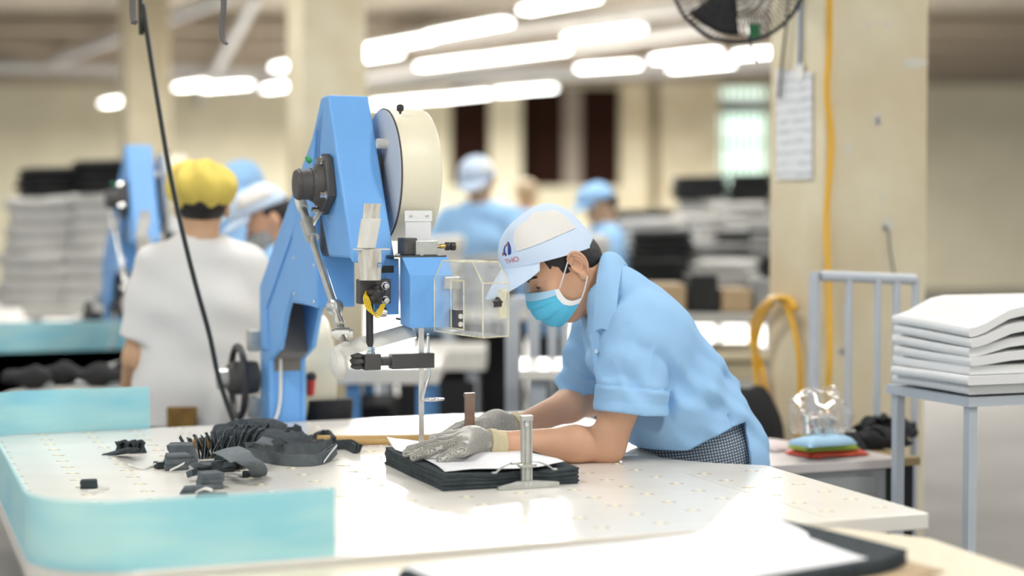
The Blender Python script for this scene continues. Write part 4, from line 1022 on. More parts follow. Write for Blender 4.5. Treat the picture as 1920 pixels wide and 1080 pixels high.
        def bf(P):
            Q = (P - hd.astype(np.float32)) @ RM.T.astype(np.float32)
            d = el(Q, (-.035, 0, .048), (.118, .108, .070)); d = smin(d, el(Q, (-.02, .01, .085), (.09, .09, .055)), .03)
            ph = np.arctan2(Q[:, 1], Q[:, 0]); d = d + .0045 * np.sin(ph * 11 + 30 * Q[:, 2]) + .004 * np.sin(ph * 5 - 40 * Q[:, 2])
            return np.maximum(d, -.022 - Q[:, 2] - .0 * Q[:, 0])
        sdf_obj('bouffant_cap', bf, hd - .2, hd + .2, .006, cap_m, root)
    if mask:
        m_ = np.zeros((13, 7, 3))
        for i, s in enumerate(np.linspace(-1, 1, 13)):
            for j, t in enumerate(np.linspace(0, 1, 7)):
                m_[i, j] = Hh(.105 - .075 * s * s + .028 * math.sin(math.pi * t) * (1 - s * s), .068 * s, -.005 - .10 * t - .02 * s * s * (1 - t))
        MB().grid(m_, .003).build('face_mask', mask, root, smooth=True)
    if extra: extra(root, G)
    return root
def woman_bits(root, G):
    MB().box(A(-.045, -.008, -.035) + G(-.155, .085, .825), A(.045, .008, .035) + G(-.155, .085, .825)).build('hip_pouch', 'wallet', root, bevel=.004)
    pts = [G(.062 * math.cos(w), .075 * math.sin(w), 1.355 + .01 * math.cos(w)) for w in np.linspace(0, 2 * math.pi, 25)[:-1]]
    MB().tube(pts, .013, 8, closed=True).build('polo_collar', 'polo_white', root, smooth=True)
wx = at(380, 600, 5.15)
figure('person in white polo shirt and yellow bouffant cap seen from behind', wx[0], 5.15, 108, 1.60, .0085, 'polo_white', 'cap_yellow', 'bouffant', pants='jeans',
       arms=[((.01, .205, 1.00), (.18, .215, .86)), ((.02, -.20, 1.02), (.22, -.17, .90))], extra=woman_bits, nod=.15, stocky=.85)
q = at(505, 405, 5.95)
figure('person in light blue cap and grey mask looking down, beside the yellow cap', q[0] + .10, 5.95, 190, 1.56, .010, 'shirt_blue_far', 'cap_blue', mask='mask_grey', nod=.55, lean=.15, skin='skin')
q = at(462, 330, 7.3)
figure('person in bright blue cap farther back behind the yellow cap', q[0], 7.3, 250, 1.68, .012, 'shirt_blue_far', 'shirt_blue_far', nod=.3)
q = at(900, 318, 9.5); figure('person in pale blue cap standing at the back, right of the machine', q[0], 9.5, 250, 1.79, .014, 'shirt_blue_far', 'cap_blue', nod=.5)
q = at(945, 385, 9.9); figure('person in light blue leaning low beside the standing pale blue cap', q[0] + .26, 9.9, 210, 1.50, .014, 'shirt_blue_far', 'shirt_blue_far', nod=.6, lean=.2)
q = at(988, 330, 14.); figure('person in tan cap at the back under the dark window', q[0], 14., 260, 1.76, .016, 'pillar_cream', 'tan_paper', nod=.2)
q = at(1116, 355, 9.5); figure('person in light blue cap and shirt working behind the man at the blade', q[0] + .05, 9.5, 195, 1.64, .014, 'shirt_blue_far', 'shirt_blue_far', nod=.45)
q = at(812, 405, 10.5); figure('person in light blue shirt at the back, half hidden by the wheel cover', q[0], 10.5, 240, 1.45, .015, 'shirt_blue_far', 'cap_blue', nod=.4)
# ---------------------------------------------------------------- the lay under the blade
st = thing('fabric_stack', T((.07, -.2, 0)), 'stack of slate grey fabric plies under the gloved hands, white pattern sheet on top', 'fabric stack')
rng = random.Random(3)
NP = 8; PT = .0345 / NP
for i in range(NP):
    z0 = .0006 + PT * i; o = lambda: rng.uniform(-.0022, .0022)
    nn = 14; bot = []
    c0, c1, c2, c3 = (-.083 + o(), -.405 + o()), (.219 + o(), -.411 + o()), (.222 + o(), .010 + o()), (-.084 + o(), .012 + o())
    ring = []
    for a, b in ((c0, c1), (c1, c2), (c2, c3), (c3, c0)):
        for k in range(nn):
            t = k / nn; jx = .0012 * math.sin(9 * t + i) if 0 < k else 0
            ring.append((a[0] + (b[0] - a[0]) * t + jx, a[1] + (b[1] - a[1]) * t + jx))
    def zz(p, z):                                # plies sag between the clamps and lift at the far left corner
        return z * (1 - .20 * math.exp(-((p[0] - .02) / .03) ** 2 - ((p[1] + .41) / .05) ** 2) - .24 * math.exp(-((p[0] - .155) / .03) ** 2 - ((p[1] + .41) / .05) ** 2)) * (1 + .14 * math.exp(-((p[0] + .08) / .05) ** 2 - ((p[1] - .01) / .03) ** 2))
    m = len(ring)
    MB(T).add([(p[0], p[1], zz(p, z0)) for p in ring] + [(p[0], p[1], zz(p, z0 + PT * .93)) for p in ring], [list(range(m))[::-1], list(range(m, 2 * m))] + [(k, (k + 1) % m, m + (k + 1) % m, m + k) for k in range(m)]).build('fabric_ply', 'slate_fabric', st)
sheet = np.zeros((22, 26, 3))
for i, s in enumerate(np.linspace(0, 1, 22)):
    for j, t in enumerate(np.linspace(0, 1, 26)):
        u = -.072 + .272 * s + .010 * math.sin(5 * t) * (s < .1) + .012 * t * (1 - s); v = -.392 + .440 * t + .012 * math.sin(7 * s + 1) * (1 - t) - .02 * s * t
        z = .0362 + .0012 * (1 + math.sin(9 * s + 4 * t)) + .010 * max(0, 1 - t * 5) * max(0, math.sin(5 * s - .5)) * .35 + .022 * max(0, t - .85) / .15 * max(0, 1 - 2.6 * s) + .014 * max(0, s - .82) / .18 * max(0, .5 - abs(t - .1)) * 1.2
        sheet[i, j] = (u, v, z)
MB(T).grid(sheet, .0005).build('pattern_sheet', 'paper', st, smooth=True)
def clamp(u, v, mt, lab, rot=0.):
    c = thing('press_clamp', T((u, v, 0)), lab, 'clamp', 'lay clamps')
    ca, sa = math.cos(rot), math.sin(rot)
    tf = lambda p: T((u + p[0] * ca - p[1] * sa, v + p[0] * sa + p[1] * ca, p[2]))
    MB(tf).prism([(-.066, 0.0005), (.071, 0.0005), (.071, .011), (.02, .016), (-.02, .016), (-.066, .007)], 1, -.012, .0).build('base_bar', mt, c, bevel=.001)
    MB(tf).prism([(-.0115, -.007), (-.0115, .003), (.0115, .003), (.0115, -.007), (.0085, -.007), (.0085, -.0035), (.003, -.0035), (.003, -.006), (-.003, -.006), (-.003, -.0035), (-.0085, -.0035), (-.0085, -.007)], 2, .010, .152).build('post', mt, c)
    MB(tf).box((-.013, -.009, .143), (.013, .004, .1535)).build('post_cap', mt, c, bevel=.001)
    MB(tf).lathe([(.0045, 0), (.0045, .002), (0, .003)], (-.002, -.007, .136), (0, -1, 0), 10).build('screw', 'steel_bright', c)
    for s in (-.0055, .0055): MB(tf).lathe([(.0036, 0), (.0036, .002), (0, .003)], (s, -.012, .010), (0, -1, 0), 10).build('rivet', 'steel_bright', c)
    sl = MB(tf).lathe([(.017, 0), (.021, .002), (.021, .006), (.017, .008)], (.002, .0, .0445), (0, 0, 1), 18).build('slider', mt, c, smooth=40)
    MB(tf).box((-.032, .0, .050), (-.010, .012, .056)).build('slider_lug', mt, sl, bevel=.001)
    for s in (-1, 1): MB(tf).tube(smooth_path([(.012 * s, .014, .054), (.032 * s, .012, .052), (.052 * s, .01, .044), (.066 * s, .008, .034)], 5), .0038, 8, squash=.5).build('pressing_leg', mt, sl, smooth=True)
    for s in (-1, 1): MB(tf).ell((.068 * s, .008, .035), (.007, .006, .0022), 10, 6).build('pressing_foot', mt, sl, smooth=True)
    return c
clamp(.094, -.424, 'zinc', 'bright zinc press clamp at the front edge of the fabric stack')
clamp(.135, .045, 'steel_bronze', 'bronze-toned press clamp standing behind the gloved hand', math.pi)
q = atz(972, 801, TBL)
MB().box(q + A(-.05, 0, 0), q + A(.06, .05, .021)).build('weight_block', 'zinc', bevel=.002)
tag(bpy.data.objects['weight_block'], 'small flat grey metal block behind the gloved wrists', 'block')
sh2 = np.array([[T((.26 + .24 * s, -.02 + .34 * t - .10 * s, .0012 + .002 * (1 + math.sin(6 * s + 5 * t)) + .012 * max(0, .25 - t) * (1 + math.sin(8 * s)))) for t in np.linspace(0, 1, 14)] for s in np.linspace(0, 1, 14)])
tag(MB().grid(sh2, .0005).build('paper_sheet', 'paper', smooth=True), 'loose white paper sheet lying under the man, right of the stack', 'paper')

# ---------------------------------------------------------------- brush with a long bamboo handle
br_ = thing('long_brush', T((-.2, .42, 0)), 'brush with tan bristles and long bamboo handle lying across the table', 'brush')
b0, b1 = atz(440, 829, TBL + .014), atz(905, 822, TBL + .014)
hv = (b1 - b0) / np.linalg.norm(b1 - b0); hs = np.cross(hv, A(0, 0, 1.))
MB().tube([b0, b0 + (b1 - b0) * .3, b0 + (b1 - b0) * .7, b1], [.013, .0138, .0138, .0136], 14).build('handle', 'bamboo', br_, smooth=40)
for t in (.28, .62, .86): MB().lathe([(.0135, -.004), (.0148, 0), (.0135, .004)], b0 + (b1 - b0) * t, hv, 16).build('bamboo_node', 'bamboo', br_, smooth=True)
rr_ = random.Random(5); bz = MB()
for k in range(260):
    a = rr_.uniform(-1, 1); e = rr_.uniform(0, 1)
    p0 = b0 + hs * a * .012 + A(0, 0, (e - .5) * .018); p1 = b0 - hv * (.085 + .02 * rr_.random()) + hs * a * .030 + A(0, 0, -.012 + e * .020)
    bz.tube([p0, (p0 + p1) / 2 + A(0, 0, .003), p1], [.0012, .0011, .0005], 4)
bo = bz.build('bristles', 'bristle', br_); bo['kind'] = 'stuff'
MB().tube([b0 - hv * .012, b0 + hv * .02], [.0165, .0155], 14).build('ferrule', 'bamboo', br_, smooth=40)

# ---------------------------------------------------------------- fabric offcuts
def ribbon(path, h, th, n, gap, mt, label, tilt=(0, 0), wav=0., name='fabric_offcut'):
    """n strips on edge side by side, following a path on the table (world points), height h"""
    P = smooth_path(path, 7); g = MB(); m = len(P); idx = []
    for q in range(n):
        rows = []
        for i, p in enumerate(P):
            a = P[max(i - 1, 0)]; b = P[min(i + 1, m - 1)]; t = (b - a); t[2] = 0; t = t / (np.linalg.norm(t) + 1e-9); s = A(-t[1], t[0], 0)
            off = (q - (n - 1) / 2) * gap + wav * math.sin(i * .9 + q * 1.7)
            hh = h * (1 - .12 * abs(math.sin(q * 2.3 + i * .35)))
            base = p + s * off; top = base + A(0, 0, hh) + s * (tilt[0] + tilt[1] * q) * hh
            rows.append([base, (base + top) / 2 + s * .15 * th, top])
        n0 = len(g.f); g.grid(np.array(rows), th); idx += [(q * 2 + q // 3) % 3] * (len(g.f) - n0)
    o = g.build(name, ['slate_fabric_light', 'slate_fabric_pale', 'slate_fabric_pale'] if mt == 'slate_fabric_light' else ['slate_fabric', 'slate_fabric_light', 'slate_fabric'], smooth=50)
    for p_, k_ in zip(o.data.polygons, idx): p_.material_index = k_; return tag(o, label, 'fabric scrap', 'slate fabric offcuts on the table')
def tz(px, py, z=0.): return atz(px, py, TBL + z + .0008)
S1, S2 = 'slate_fabric', 'slate_fabric_light'
ribbon([tz(452, 862), tz(492, 866), tz(540, 873), tz(585, 873), tz(612, 866), tz(628, 852, .006)], .028, .0035, 2, .0045, S2, 'long curved white-edged slate strip nearest the camera, right of the heap', (.05, .1))
ribbon([tz(460, 852), tz(500, 852), tz(545, 856), tz(590, 852), tz(618, 845)], .030, .003, 4, .005, S2, 'band of slate strips lying behind the white-edged strip', (.1, .1))
ribbon([tz(430, 842), tz(462, 838), tz(498, 843), tz(540, 848), tz(580, 846)], .044, .0022, 7, .0095, S2, 'sheaf of slate strips curving over the middle of the heap', (.1, .14))
ribbon([tz(436, 846), tz(455, 832), tz(478, 826), tz(500, 834)], .052, .002, 7, .012, S2, 'tall gathered slate fabric fold at the crest of the heap', (-.5, .16), .003)
ribbon([tz(612, 846), tz(632, 842), tz(652, 842), tz(670, 850)], .022, .004, 3, .006, S1, 'dark strips poking out at the right end of the heap', (.2, .1))
ribbon([tz(545, 840), tz(556, 832), tz(566, 828)], .045, .004, 3, .006, S1, 'dark strip sticking up behind the heap', (.3, .0))
ribbon([tz(592, 838), tz(603, 828), tz(616, 830), tz(624, 842)], .030, .004, 2, .006, S1, 'looped dark strip over the brush handle', (.2, .0))
for q, (px, py, w, lab) in enumerate([(378, 858, 0, 'upright fan of slate plies at the left of the heap'), (402, 856, 1, 'upright fan of slate plies left of the crest'), (424, 852, 2, 'upright fan of slate plies beside the crest')]):
    c = tz(px, py); d = A(.85, .25 - .2 * q, 0); g = MB()
    for k in range(9):
        a = (k - 4) * .0058; tl = (k - 4) * .14 + .1 * math.sin(k * 2 + q)
        base = c + A(1, .25, 0) * a; s = A(-.12, 1, 0) * .020
        rows = [[base - s + A(tl * hh, .004 * math.sin(k), hh) for hh in np.linspace(0.0004, .050 + .006 * math.sin(k * 3 + q), 4)], [base + s + A(tl * hh, 0, hh) for hh in np.linspace(0.0004, .046 + .005 * math.cos(k * 2), 4)]]
        g.grid(np.array(rows), .0024)
    o = g.build('fabric_offcut', [S1, S2]); nf_ = len(o.data.polygons) // 9
    for i_, p_ in enumerate(o.data.polygons): p_.material_index = (i_ // nf_) % 2
    tag(o, lab, 'fabric scrap', 'slate fabric offcuts on the table')
def block(px, py, w, d, h, rot, mt, label, lay=6, skew=0., z=0.):
    c = tz(px, py, z); g = MB(); ca, sa = math.cos(rot), math.sin(rot); r2 = random.Random(int(px * 7 + py))
    for k in range(lay):
        z0 = h * k / lay; o1 = r2.uniform(-.0012, .0012); o2 = r2.uniform(-.0012, .0012)
        vs = []
        for zz in (z0, z0 + h / lay * .97):
            sx = skew * zz
            for a, b in ((-1, -1), (1, -1), (1, 1), (-1, 1)):
                x = a * w / 2 * (1 + (.18 if b < 0 else 0)) + o1 + sx; y = b * d / 2 + o2
                vs.append(c + A(x * ca - y * sa, x * sa + y * ca, zz))
        g.add(vs, [(3, 2, 1, 0), (4, 5, 6, 7), (0, 1, 5, 4), (1, 2, 6, 5), (2, 3, 7, 6), (3, 0, 4, 7)])
    return tag(g.build('fabric_offcut', mt), label, 'fabric scrap', 'slate fabric offcuts on the table')
block(328, 879, .045, .05, .034, .35, S2, 'thick block of slate plies at the left end of the heap', 7, .15)
block(350, 868, .05, .06, .045, .1, S2, 'block of slate plies lying behind the leftmost block', 7, -.3)
block(391, 915, .040, .045, .034, .5, S2, 'standing block of slate plies in front of the heap', 7, .1)
block(366, 923, .055, .025, .013, .3, S2, 'low wedge of slate plies under the standing block', 4, .5)
block(396, 936, .055, .035, .011, .15, S2, 'flat slate offcut nearest the camera in front of the heap', 4, .2)
block(472, 893, .035, .03, .010, .2, S1, 'flat dark offcut under the draped fold', 4)
block(430, 876, .06, .05, .030, -.2, S1, 'rumpled slate offcut in the middle of the heap', 7, .4)
block(400, 884, .07, .04, .022, .5, S1, 'frayed slate offcut behind the standing block', 6, .4)
block(305, 877, .03, .03, .014, .6, S1, 'small dark offcut beside the leftmost block', 4)
block(168, 914, .03, .03, .016, .2, S1, 'small dark offcut alone at the left edge of the table', 4)
# draped folds
def drape(pts, label, mt=S2, th=.002):
    g = np.array([[p for p in smooth_path(r, 5)] for r in pts]); g = np.array([smooth_path([g[i, j] for i in range(g.shape[0])], 5) for j in range(g.shape[1])])
    return tag(MB().grid(g, th).build('fabric_offcut', mt, smooth=50), label, 'fabric scrap', 'slate fabric offcuts on the table')
drape([[tz(425, 862, .05), tz(445, 868, .052), tz(465, 878, .035), tz(470, 893, .006)], [tz(450, 856, .056), tz(472, 866, .052), tz(484, 880, .03), tz(485, 893, .004)], [tz(470, 856, .05), tz(490, 866, .04), tz(500, 880, .018), tz(498, 890, .001)]], 'draped slate flap folded over the front of the heap')
drape([[tz(355, 872, .02), tz(372, 868, .045), tz(392, 866, .03)], [tz(366, 880, .02), tz(385, 872, .042), tz(404, 872, .024)], [tz(376, 886, .004), tz(395, 880, .02), tz(412, 880, .010)]], 'small tented slate flap left of the draped flap')
for k in range(9):                                # frayed plies between the flaps
    a = tz(352 + 9 * k, 896 - 3.2 * k, .010 + .003 * (k % 3)); b = tz(392 + 8 * k, 884 - 2.6 * k, .020 + .004 * (k % 2)); c = tz(440 + 3 * k, 872 - 1.5 * k, .034)
    MBx = ribbon([a, b, c], .012, .0028, 2, .004, S1 if k % 2 else S2, 'narrow frayed slate strip running through the middle of the heap', (.5, .2), .001)
drape([[tz(400, 850, .05), tz(418, 858, .058), tz(432, 868, .05)], [tz(424, 842, .062), tz(442, 850, .066), tz(456, 862, .054)], [tz(448, 838, .06), tz(466, 846, .06), tz(476, 858, .046)]], 'broad pale slate flap lying over the top of the heap', 'slate_fabric_pale')
drape([[tz(462, 838, .05), tz(480, 828, .072), tz(492, 818, .050)], [tz(478, 842, .05), tz(498, 832, .062), tz(508, 822, .044)], [tz(490, 848, .03), tz(512, 838, .04), tz(520, 828, .03)]], 'peaked slate flap rising at the back of the heap', S2)
drape([[tz(500, 840, .052), tz(520, 838, .030), tz(545, 838, .014)], [tz(505, 832, .048), tz(528, 830, .032), tz(552, 830, .02)], [tz(510, 826, .05), tz(530, 822, .03), tz(548, 822, .024)]], 'slate flap falling behind the crest of the heap', S1)
drape([[tz(190, 852, .001), tz(215, 845, .012), tz(240, 838, .030)], [tz(205, 854, .001), tz(228, 848, .014), tz(250, 840, .034)], [tz(216, 854, .001), tz(240, 850, .006), tz(262, 842, .022)]], 'small slate scrap lying flat at the far left of the table', S1)
for k, (x, lab) in enumerate([(232, 'left prop of the small scrap pile'), (250, 'middle prop of the small scrap pile'), (262, 'right prop of the small scrap pile')]):
    ribbon([tz(x - 12, 850), tz(x - 2, 846), tz(x + 8, 849)], .028, .003, 4, .005, S1, 'short slate strips, ' + lab, (.5, -.3))
def sliver(pts, label, w=.006):
    P = smooth_path(pts, 6); g = np.array([[p + A(0, -w / 2, 0), p + A(0, w / 2, .004)] for p in P])
    tag(MB().grid(g, .0006).build('paper_sliver', 'white_dirty', smooth=True), label, 'paper scrap', 'white paper slivers')
sliver([tz(238, 872, .004), tz(268, 880, .001), tz(290, 876, .001)], 'thin white paper sliver left of the heap')
sliver([tz(272, 880, .002), tz(294, 870, .010), tz(306, 866, .014)], 'twisted white paper sliver touching the leftmost block')
sliver([tz(318, 884, .001), tz(335, 876, .012), tz(346, 870, .022)], 'white paper sliver leaning on the leftmost block', .010)
sliver([tz(366, 926, .014), tz(384, 918, .012), tz(398, 922, .012)], 'white paper sliver on the low wedge of plies', .016)
sliver([tz(163, 924, .001), tz(185, 920, .003), tz(204, 918, .001)], 'white paper sliver alone at the left edge of the table', .004)
g = np.array([[p, p + A(.002, .0, .006)] for p in smooth_path([tz(606, 868, .004), tz(618, 852, .016), tz(630, 838, .030)], 6)])
tag(MB().grid(g, .002).build('paper_sliver', 'paper', smooth=True), 'bright white paper edge standing up at the right of the heap', 'paper scrap', 'white paper slivers')
c = tz(578, 846); tag(MB().lathe([(.011, 0), (.013, .003), (.013, .028), (.010, .032), (.010, .036), (0, .036)], c, (0, 0, 1), 16).build('thread_spool', 'red_plastic', smooth=40), 'small red spool half hidden behind the fabric heap', 'spool')
tag(MB().add([tz(540, 848), tz(575, 852), tz(575, 838), tz(548, 836)] + [p + A(0, 0, .014) for p in (tz(540, 848), tz(575, 852), tz(575, 838), tz(548, 836))], [(3, 2, 1, 0), (4, 5, 6, 7), (0, 1, 5, 4), (1, 2, 6, 5), (2, 3, 7, 6), (3, 0, 4, 7)]).build('wood_offcut', 'tan_paper'), 'small tan wooden piece behind the slate strips', 'wood piece')

# ---------------------------------------------------------------- teal guard board wrapping the table's left end
def board(path, z0, z1, th, label):
    P = [A(*p) for p in path]; g = MB(T)
    g.grid(np.array([[(p[0], p[1], z0), (p[0], p[1], (z0 + z1) / 2), (p[0], p[1], z1)] for p in P]), th)
    return tag(g.build('guard_board', 'teal_board', smooth=30), label, 'board')
pth = [(-.463, -.966), (-.6, -.966), (-.78, -.966)] + [(-.78 + .170 * math.cos(math.radians(a)), -.805 + .170 * math.sin(math.radians(a))) for a in np.linspace(262, 180, 12)] + [(-.950, -.4), (-.950, 0), (-.950, .4), (-.950, .68)] + [(-.78 + .170 * math.cos(math.radians(a)), .71 + .170 * math.sin(math.radians(a))) for a in np.linspace(180, 98, 12)] + [(-.7, .876), (-.49, .876)]
board(pth, .0008, .114, .004, 'turquoise marbled guard board wrapping round the left end of the cutting table')

# ---------------------------------------------------------------- second cutting table with its board
t2 = thing('cutting_table', T((0, 0, -TBL)) + A(-1.09, 2.6, 0), 'cream cutting table behind the person in the yellow cap', 'table')
tf2 = lambda p: T(p) + A(-1.09, 2.6, 0)
MB(tf2).prism([p for p in outl if p[0] < -.7] [:8] + [(-.7, .88), (.10, .88), (.10, -.975), (-.7, -.975)][::1] + [p for p in outl if p[0] < -.7][8:], 2, -.032, 0).build('table_top', 'laminate', t2)
MB(tf2).box((-.85, -.9, -.11), (.06, -.86, -.033)).build('apron_frame', 'laminate_edge', t2)
for u in (-.78, .04):
    for v in (-.82, .72): MB(tf2).box((u - .04, v - .04, -TBL), (u + .04, v + .04, -.033)).build('leg', 'rail_paint', t2)
g2 = MB(tf2); P = [(-.95, .885), (-.5, .885), (-.1, .885), (.10, .885)]
tag(g2.grid(np.array([[(p[0], p[1], -.02), (p[0], p[1], .13)] for p in P]), .004).build('guard_board', 'teal_board'), 'blurred turquoise guard board at the second machine', 'board')
for k in range(5):
    c = tf2((-.62 + .12 * k, -.70 + .1 * (k % 2), .001)); e = MB().ell((0, 0, 0), 1, 14, 8)
    e.v = [c + A(p[0] * .09, p[1] * .07, .035 + p[2] * .035 * (1 + .3 * math.sin(5 * p[0] + k))) for p in e.v]
    tag(e.build('fabric_offcut', 'black_fabric', smooth=True), 'black fabric scrap heaped on the second cutting table', 'fabric scrap', 'black scraps on the second table')

# ---------------------------------------------------------------- covered lay in the foreground
ly = thing('fabric_lay', T((0, -1.3, -.0118)), 'white paper covered lay of dark fabric in the near right foreground', 'fabric stack')
def patch(A0, B0, C0, D0, n=18, m=10, fz=lambda s, t: 0.):
    return np.array([[np.array(A0) * (1 - s) * (1 - t) + np.array(B0) * s * (1 - t) + np.array(C0) * s * t + np.array(D0) * (1 - s) * t + A(0, 0, fz(s, t)) for t in np.linspace(0, 1, m)] for s in np.linspace(0, 1, n)])
MB(T).grid(patch((-.44, -1.16, -.0085), (.38, -1.06, -.0085), (.42, -1.43, -.0085), (-.40, -1.62, -.0085), 24, 8, lambda s, t: .002 * math.sin(9 * s) * t + .008 * max(0, s - .9) / .1), .002).build('brown_paper', 'tan_paper', ly, smooth=True)
for i in range(5):
    o = .004 * math.sin(i * 2.1); z = -.0055 + .0046 * i
    MB(T).grid(patch((-.415 + o, -1.168, z), (.335 + o, -1.05, z), (.385 + o, -1.375 + o, z), (-.385, -1.58 + o, z), 24, 8, lambda s, t: .0025 * math.sin(7 * s + 2 * t) * t + .012 * max(0, s - .93) / .07),   .0041).build('fabric_ply', 'slate_fabric', ly, smooth=40)
def flap(s, t):
    return .0015 * math.sin(8 * s + 3 * t) + .060 * max(0, 1 - abs(s - .88) / .12) * max(0, 1 - t * 2.3) - .004 * max(0, s - .9)
MB(T).grid(patch((-.405, -1.16, .0165), (.345, -1.04, .0165), (.362, -1.352, .0165), (-.36, -1.57, .0165), 44, 24, flap), .0006).build('cover_paper', 'paper', ly, smooth=True)
# ---------------------------------------------------------------- right side: big pillar with notice, hose, rail, cabinet
PY = 5.42
pc_ = at(1545, 415, PY)                           # its near corner
pw, pd = .40, .36
pf = [pc_ + A(0, 0, -EYE), pc_ + UV_U * pw + A(0, 0, -EYE), pc_ + UV_U * pw + UV_V * pd + A(0, 0, -EYE), pc_ + UV_V * pd + A(0, 0, -EYE)]
pil = struct(MB().prism([(p[0], p[1]) for p in pf], 2, 0, CEIL).build('trim_16', 'pillar_cream', bevel=.012))
def on_front(px, py, o=.001): # point on the pillar's front face
    r = ray(px, py); n_ = -UV_V; t = ((pc_ - CAM) @ n_) / (r @ n_); return CAM + r * t + n_ * o
def on_left(px, py, o=.001):
    r = ray(px, py); n_ = -UV_U; t = ((pc_ - CAM) @ n_) / (r @ n_); return CAM + r * t + n_ * o
def spot(fn, px, py, w, h, mt, seed):
    rg = random.Random(seed); ring = [fn(px + w * math.cos(a) * rg.uniform(.6, 1), py + h * math.sin(a) * rg.uniform(.6, 1), .0012) for a in np.linspace(0, 2 * math.pi, 12)[:-1]]
    MB().add(ring, [list(range(11))]).build('plaster_patch', mt, pil)
for i, (px, py, w, h, m_) in enumerate([(1645, 225, 11, 16, 'plaster_patch'), (1646, 227, 6, 10, 'plaster_grey'), (1665, 420, 14, 16, 'plaster_patch'), (1660, 428, 7, 8, 'plaster_grey'), (1628, 46, 8, 6, 'plaster_patch'), (1662, 46, 7, 6, 'plaster_patch'), (1715, 118, 28, 12, 'plaster_patch'), (1590, 280, 8, 14, 'plaster_patch'), (1655, 370, 6, 12, 'plaster_patch'), (1585, 605, 6, 70, 'plaster_patch'), (1580, 660, 10, 8, 'plaster_grey'), (1692, 735, 10, 7, 'plaster_grey')]): spot(on_front, px, py, w, h, m_, i)
MB().tube([on_front(1665, 430, .004), on_front(1668, 470, .004), on_front(1676, 512, .004)], .004, 6).build('rust_streak', 'plaster_grey', pil)
tag(pil, 'cream plastered pillar with patches', None)
# notice
m = bpy.data.materials.new('notice_print'); t_, n_, l_, b_ = nt(m); MATS['notice_print'] = m
tc = n_.new('ShaderNodeTexCoord'); w_ = n_.new('ShaderNodeTexWave'); w_.bands_direction = 'Z'; w_.inputs['Scale'].default_value = 9; w_.inputs['Distortion'].default_value = 2
nz = n_.new('ShaderNodeTexNoise'); nz.inputs['Scale'].default_value = 26
l_.new(tc.outputs['Object'], w_.inputs['Vector']); l_.new(tc.outputs['Object'], nz.inputs['Vector'])
mu = n_.new('ShaderNodeMath'); mu.operation = 'MULTIPLY'; l_.new(w_.outputs['Fac'], mu.inputs[0]); l_.new(nz.outputs['Fac'], mu.inputs[1])
rp = n_.new('ShaderNodeValToRGB'); rp.color_ramp.elements[0].color = (.74, .75, .77, 1); rp.color_ramp.elements[1].color = (.45, .47, .50, 1); rp.color_ramp.elements[0].position = .25; rp.color_ramp.elements[1].position = .7
l_.new(mu.outputs[0], rp.inputs['Fac']); l_.new(rp.outputs['Color'], b_.inputs['Base Color']); b_.inputs['Roughness'].default_value = .3
nt_ = thing('notice_sheet', on_left(1490, 335, .002), 'white printed notice in a plastic sleeve hung on the cream pillar', 'notice')
cs = [on_left(1459, 337, .004), on_left(1526, 335, .004), on_left(1526, 135, .004), on_left(1459, 130, .004)]
MB().add(cs + [c - UV_U * .004 for c in cs], [(0, 1, 2, 3), (7, 6, 5, 4), (0, 4, 5, 1), (1, 5, 6, 2), (2, 6, 7, 3), (3, 7, 4, 0)]).build('sheet', 'notice_print', nt_)
cs = [on_left(1498, 150, .010), on_left(1512, 150, .010), on_left(1512, 118, .010), on_left(1498, 118, .010)]
MB().add(cs + [c - UV_U * .004 for c in cs], [(0, 1, 2, 3), (7, 6, 5, 4), (0, 4, 5, 1), (1, 5, 6, 2), (2, 6, 7, 3), (3, 7, 4, 0)]).build('clip', 'white_plastic', nt_)
mat('cord_blue', (.16, .25, .42), .6)
MB().tube([on_left(1505, 124, .012), on_left(1506, 60, .012), on_left(1507, -300, .012)], .006, 8).build('hanging_cord', 'cord_blue', nt_)
tag(MB().tube(smooth_path([on_left(1470, 185, .02), on_left(1476, 130, .022), on_left(1486, 40, .022), on_left(1490, -60, .02), on_left(1492, -320, .02)], 6), .0055, 8).build('thin_cable', 'cable_black', smooth=True), 'thin dark cable hanging in front of the notice', 'cable')
# hose
hz = [on_front(1549, -330, .02), on_front(1549, 60, .02), on_front(1544, 170, .02), on_front(1553, 270, .02), on_front(1544, 400, .02), on_front(1538, 540, .05), on_front(1528, 660, .09), on_front(1519, 760, .10), on_front(1512, 860, .10)]
hs_ = thing('yellow_hose', on_left(1480, 780, .05), 'yellow air hose running down the pillar corner and coiled on its left face', 'hose')
MB().tube(smooth_path(hz, 8), .0105, 10).build('hose_run', 'hose_yellow', hs_, smooth=True)
def L(px, py, o=.03): return on_left(px, py, o)
MB().tube(smooth_path([L(1452, 790), L(1446, 700), L(1424, 640), L(1432, 592), L(1462, 560), L(1490, 575), L(1512, 660), L(1514, 760), L(1508, 860)], 8), .0105, 10).build('hose_coil', 'hose_yellow', hs_, smooth=True)
MB().tube(smooth_path([L(1462, 800, .05), L(1444, 720, .05), L(1440, 650, .05), L(1456, 590, .05), L(1480, 560, .05), L(1506, 562, .05), L(1516, 580, .05)], 8), .0105, 10).build('hose_coil', 'hose_yellow', hs_, smooth=True)
MB().tube([L(1482, 566, 0), L(1482, 562, .06)], .008, 8).build('hook', 'steel', hs_)
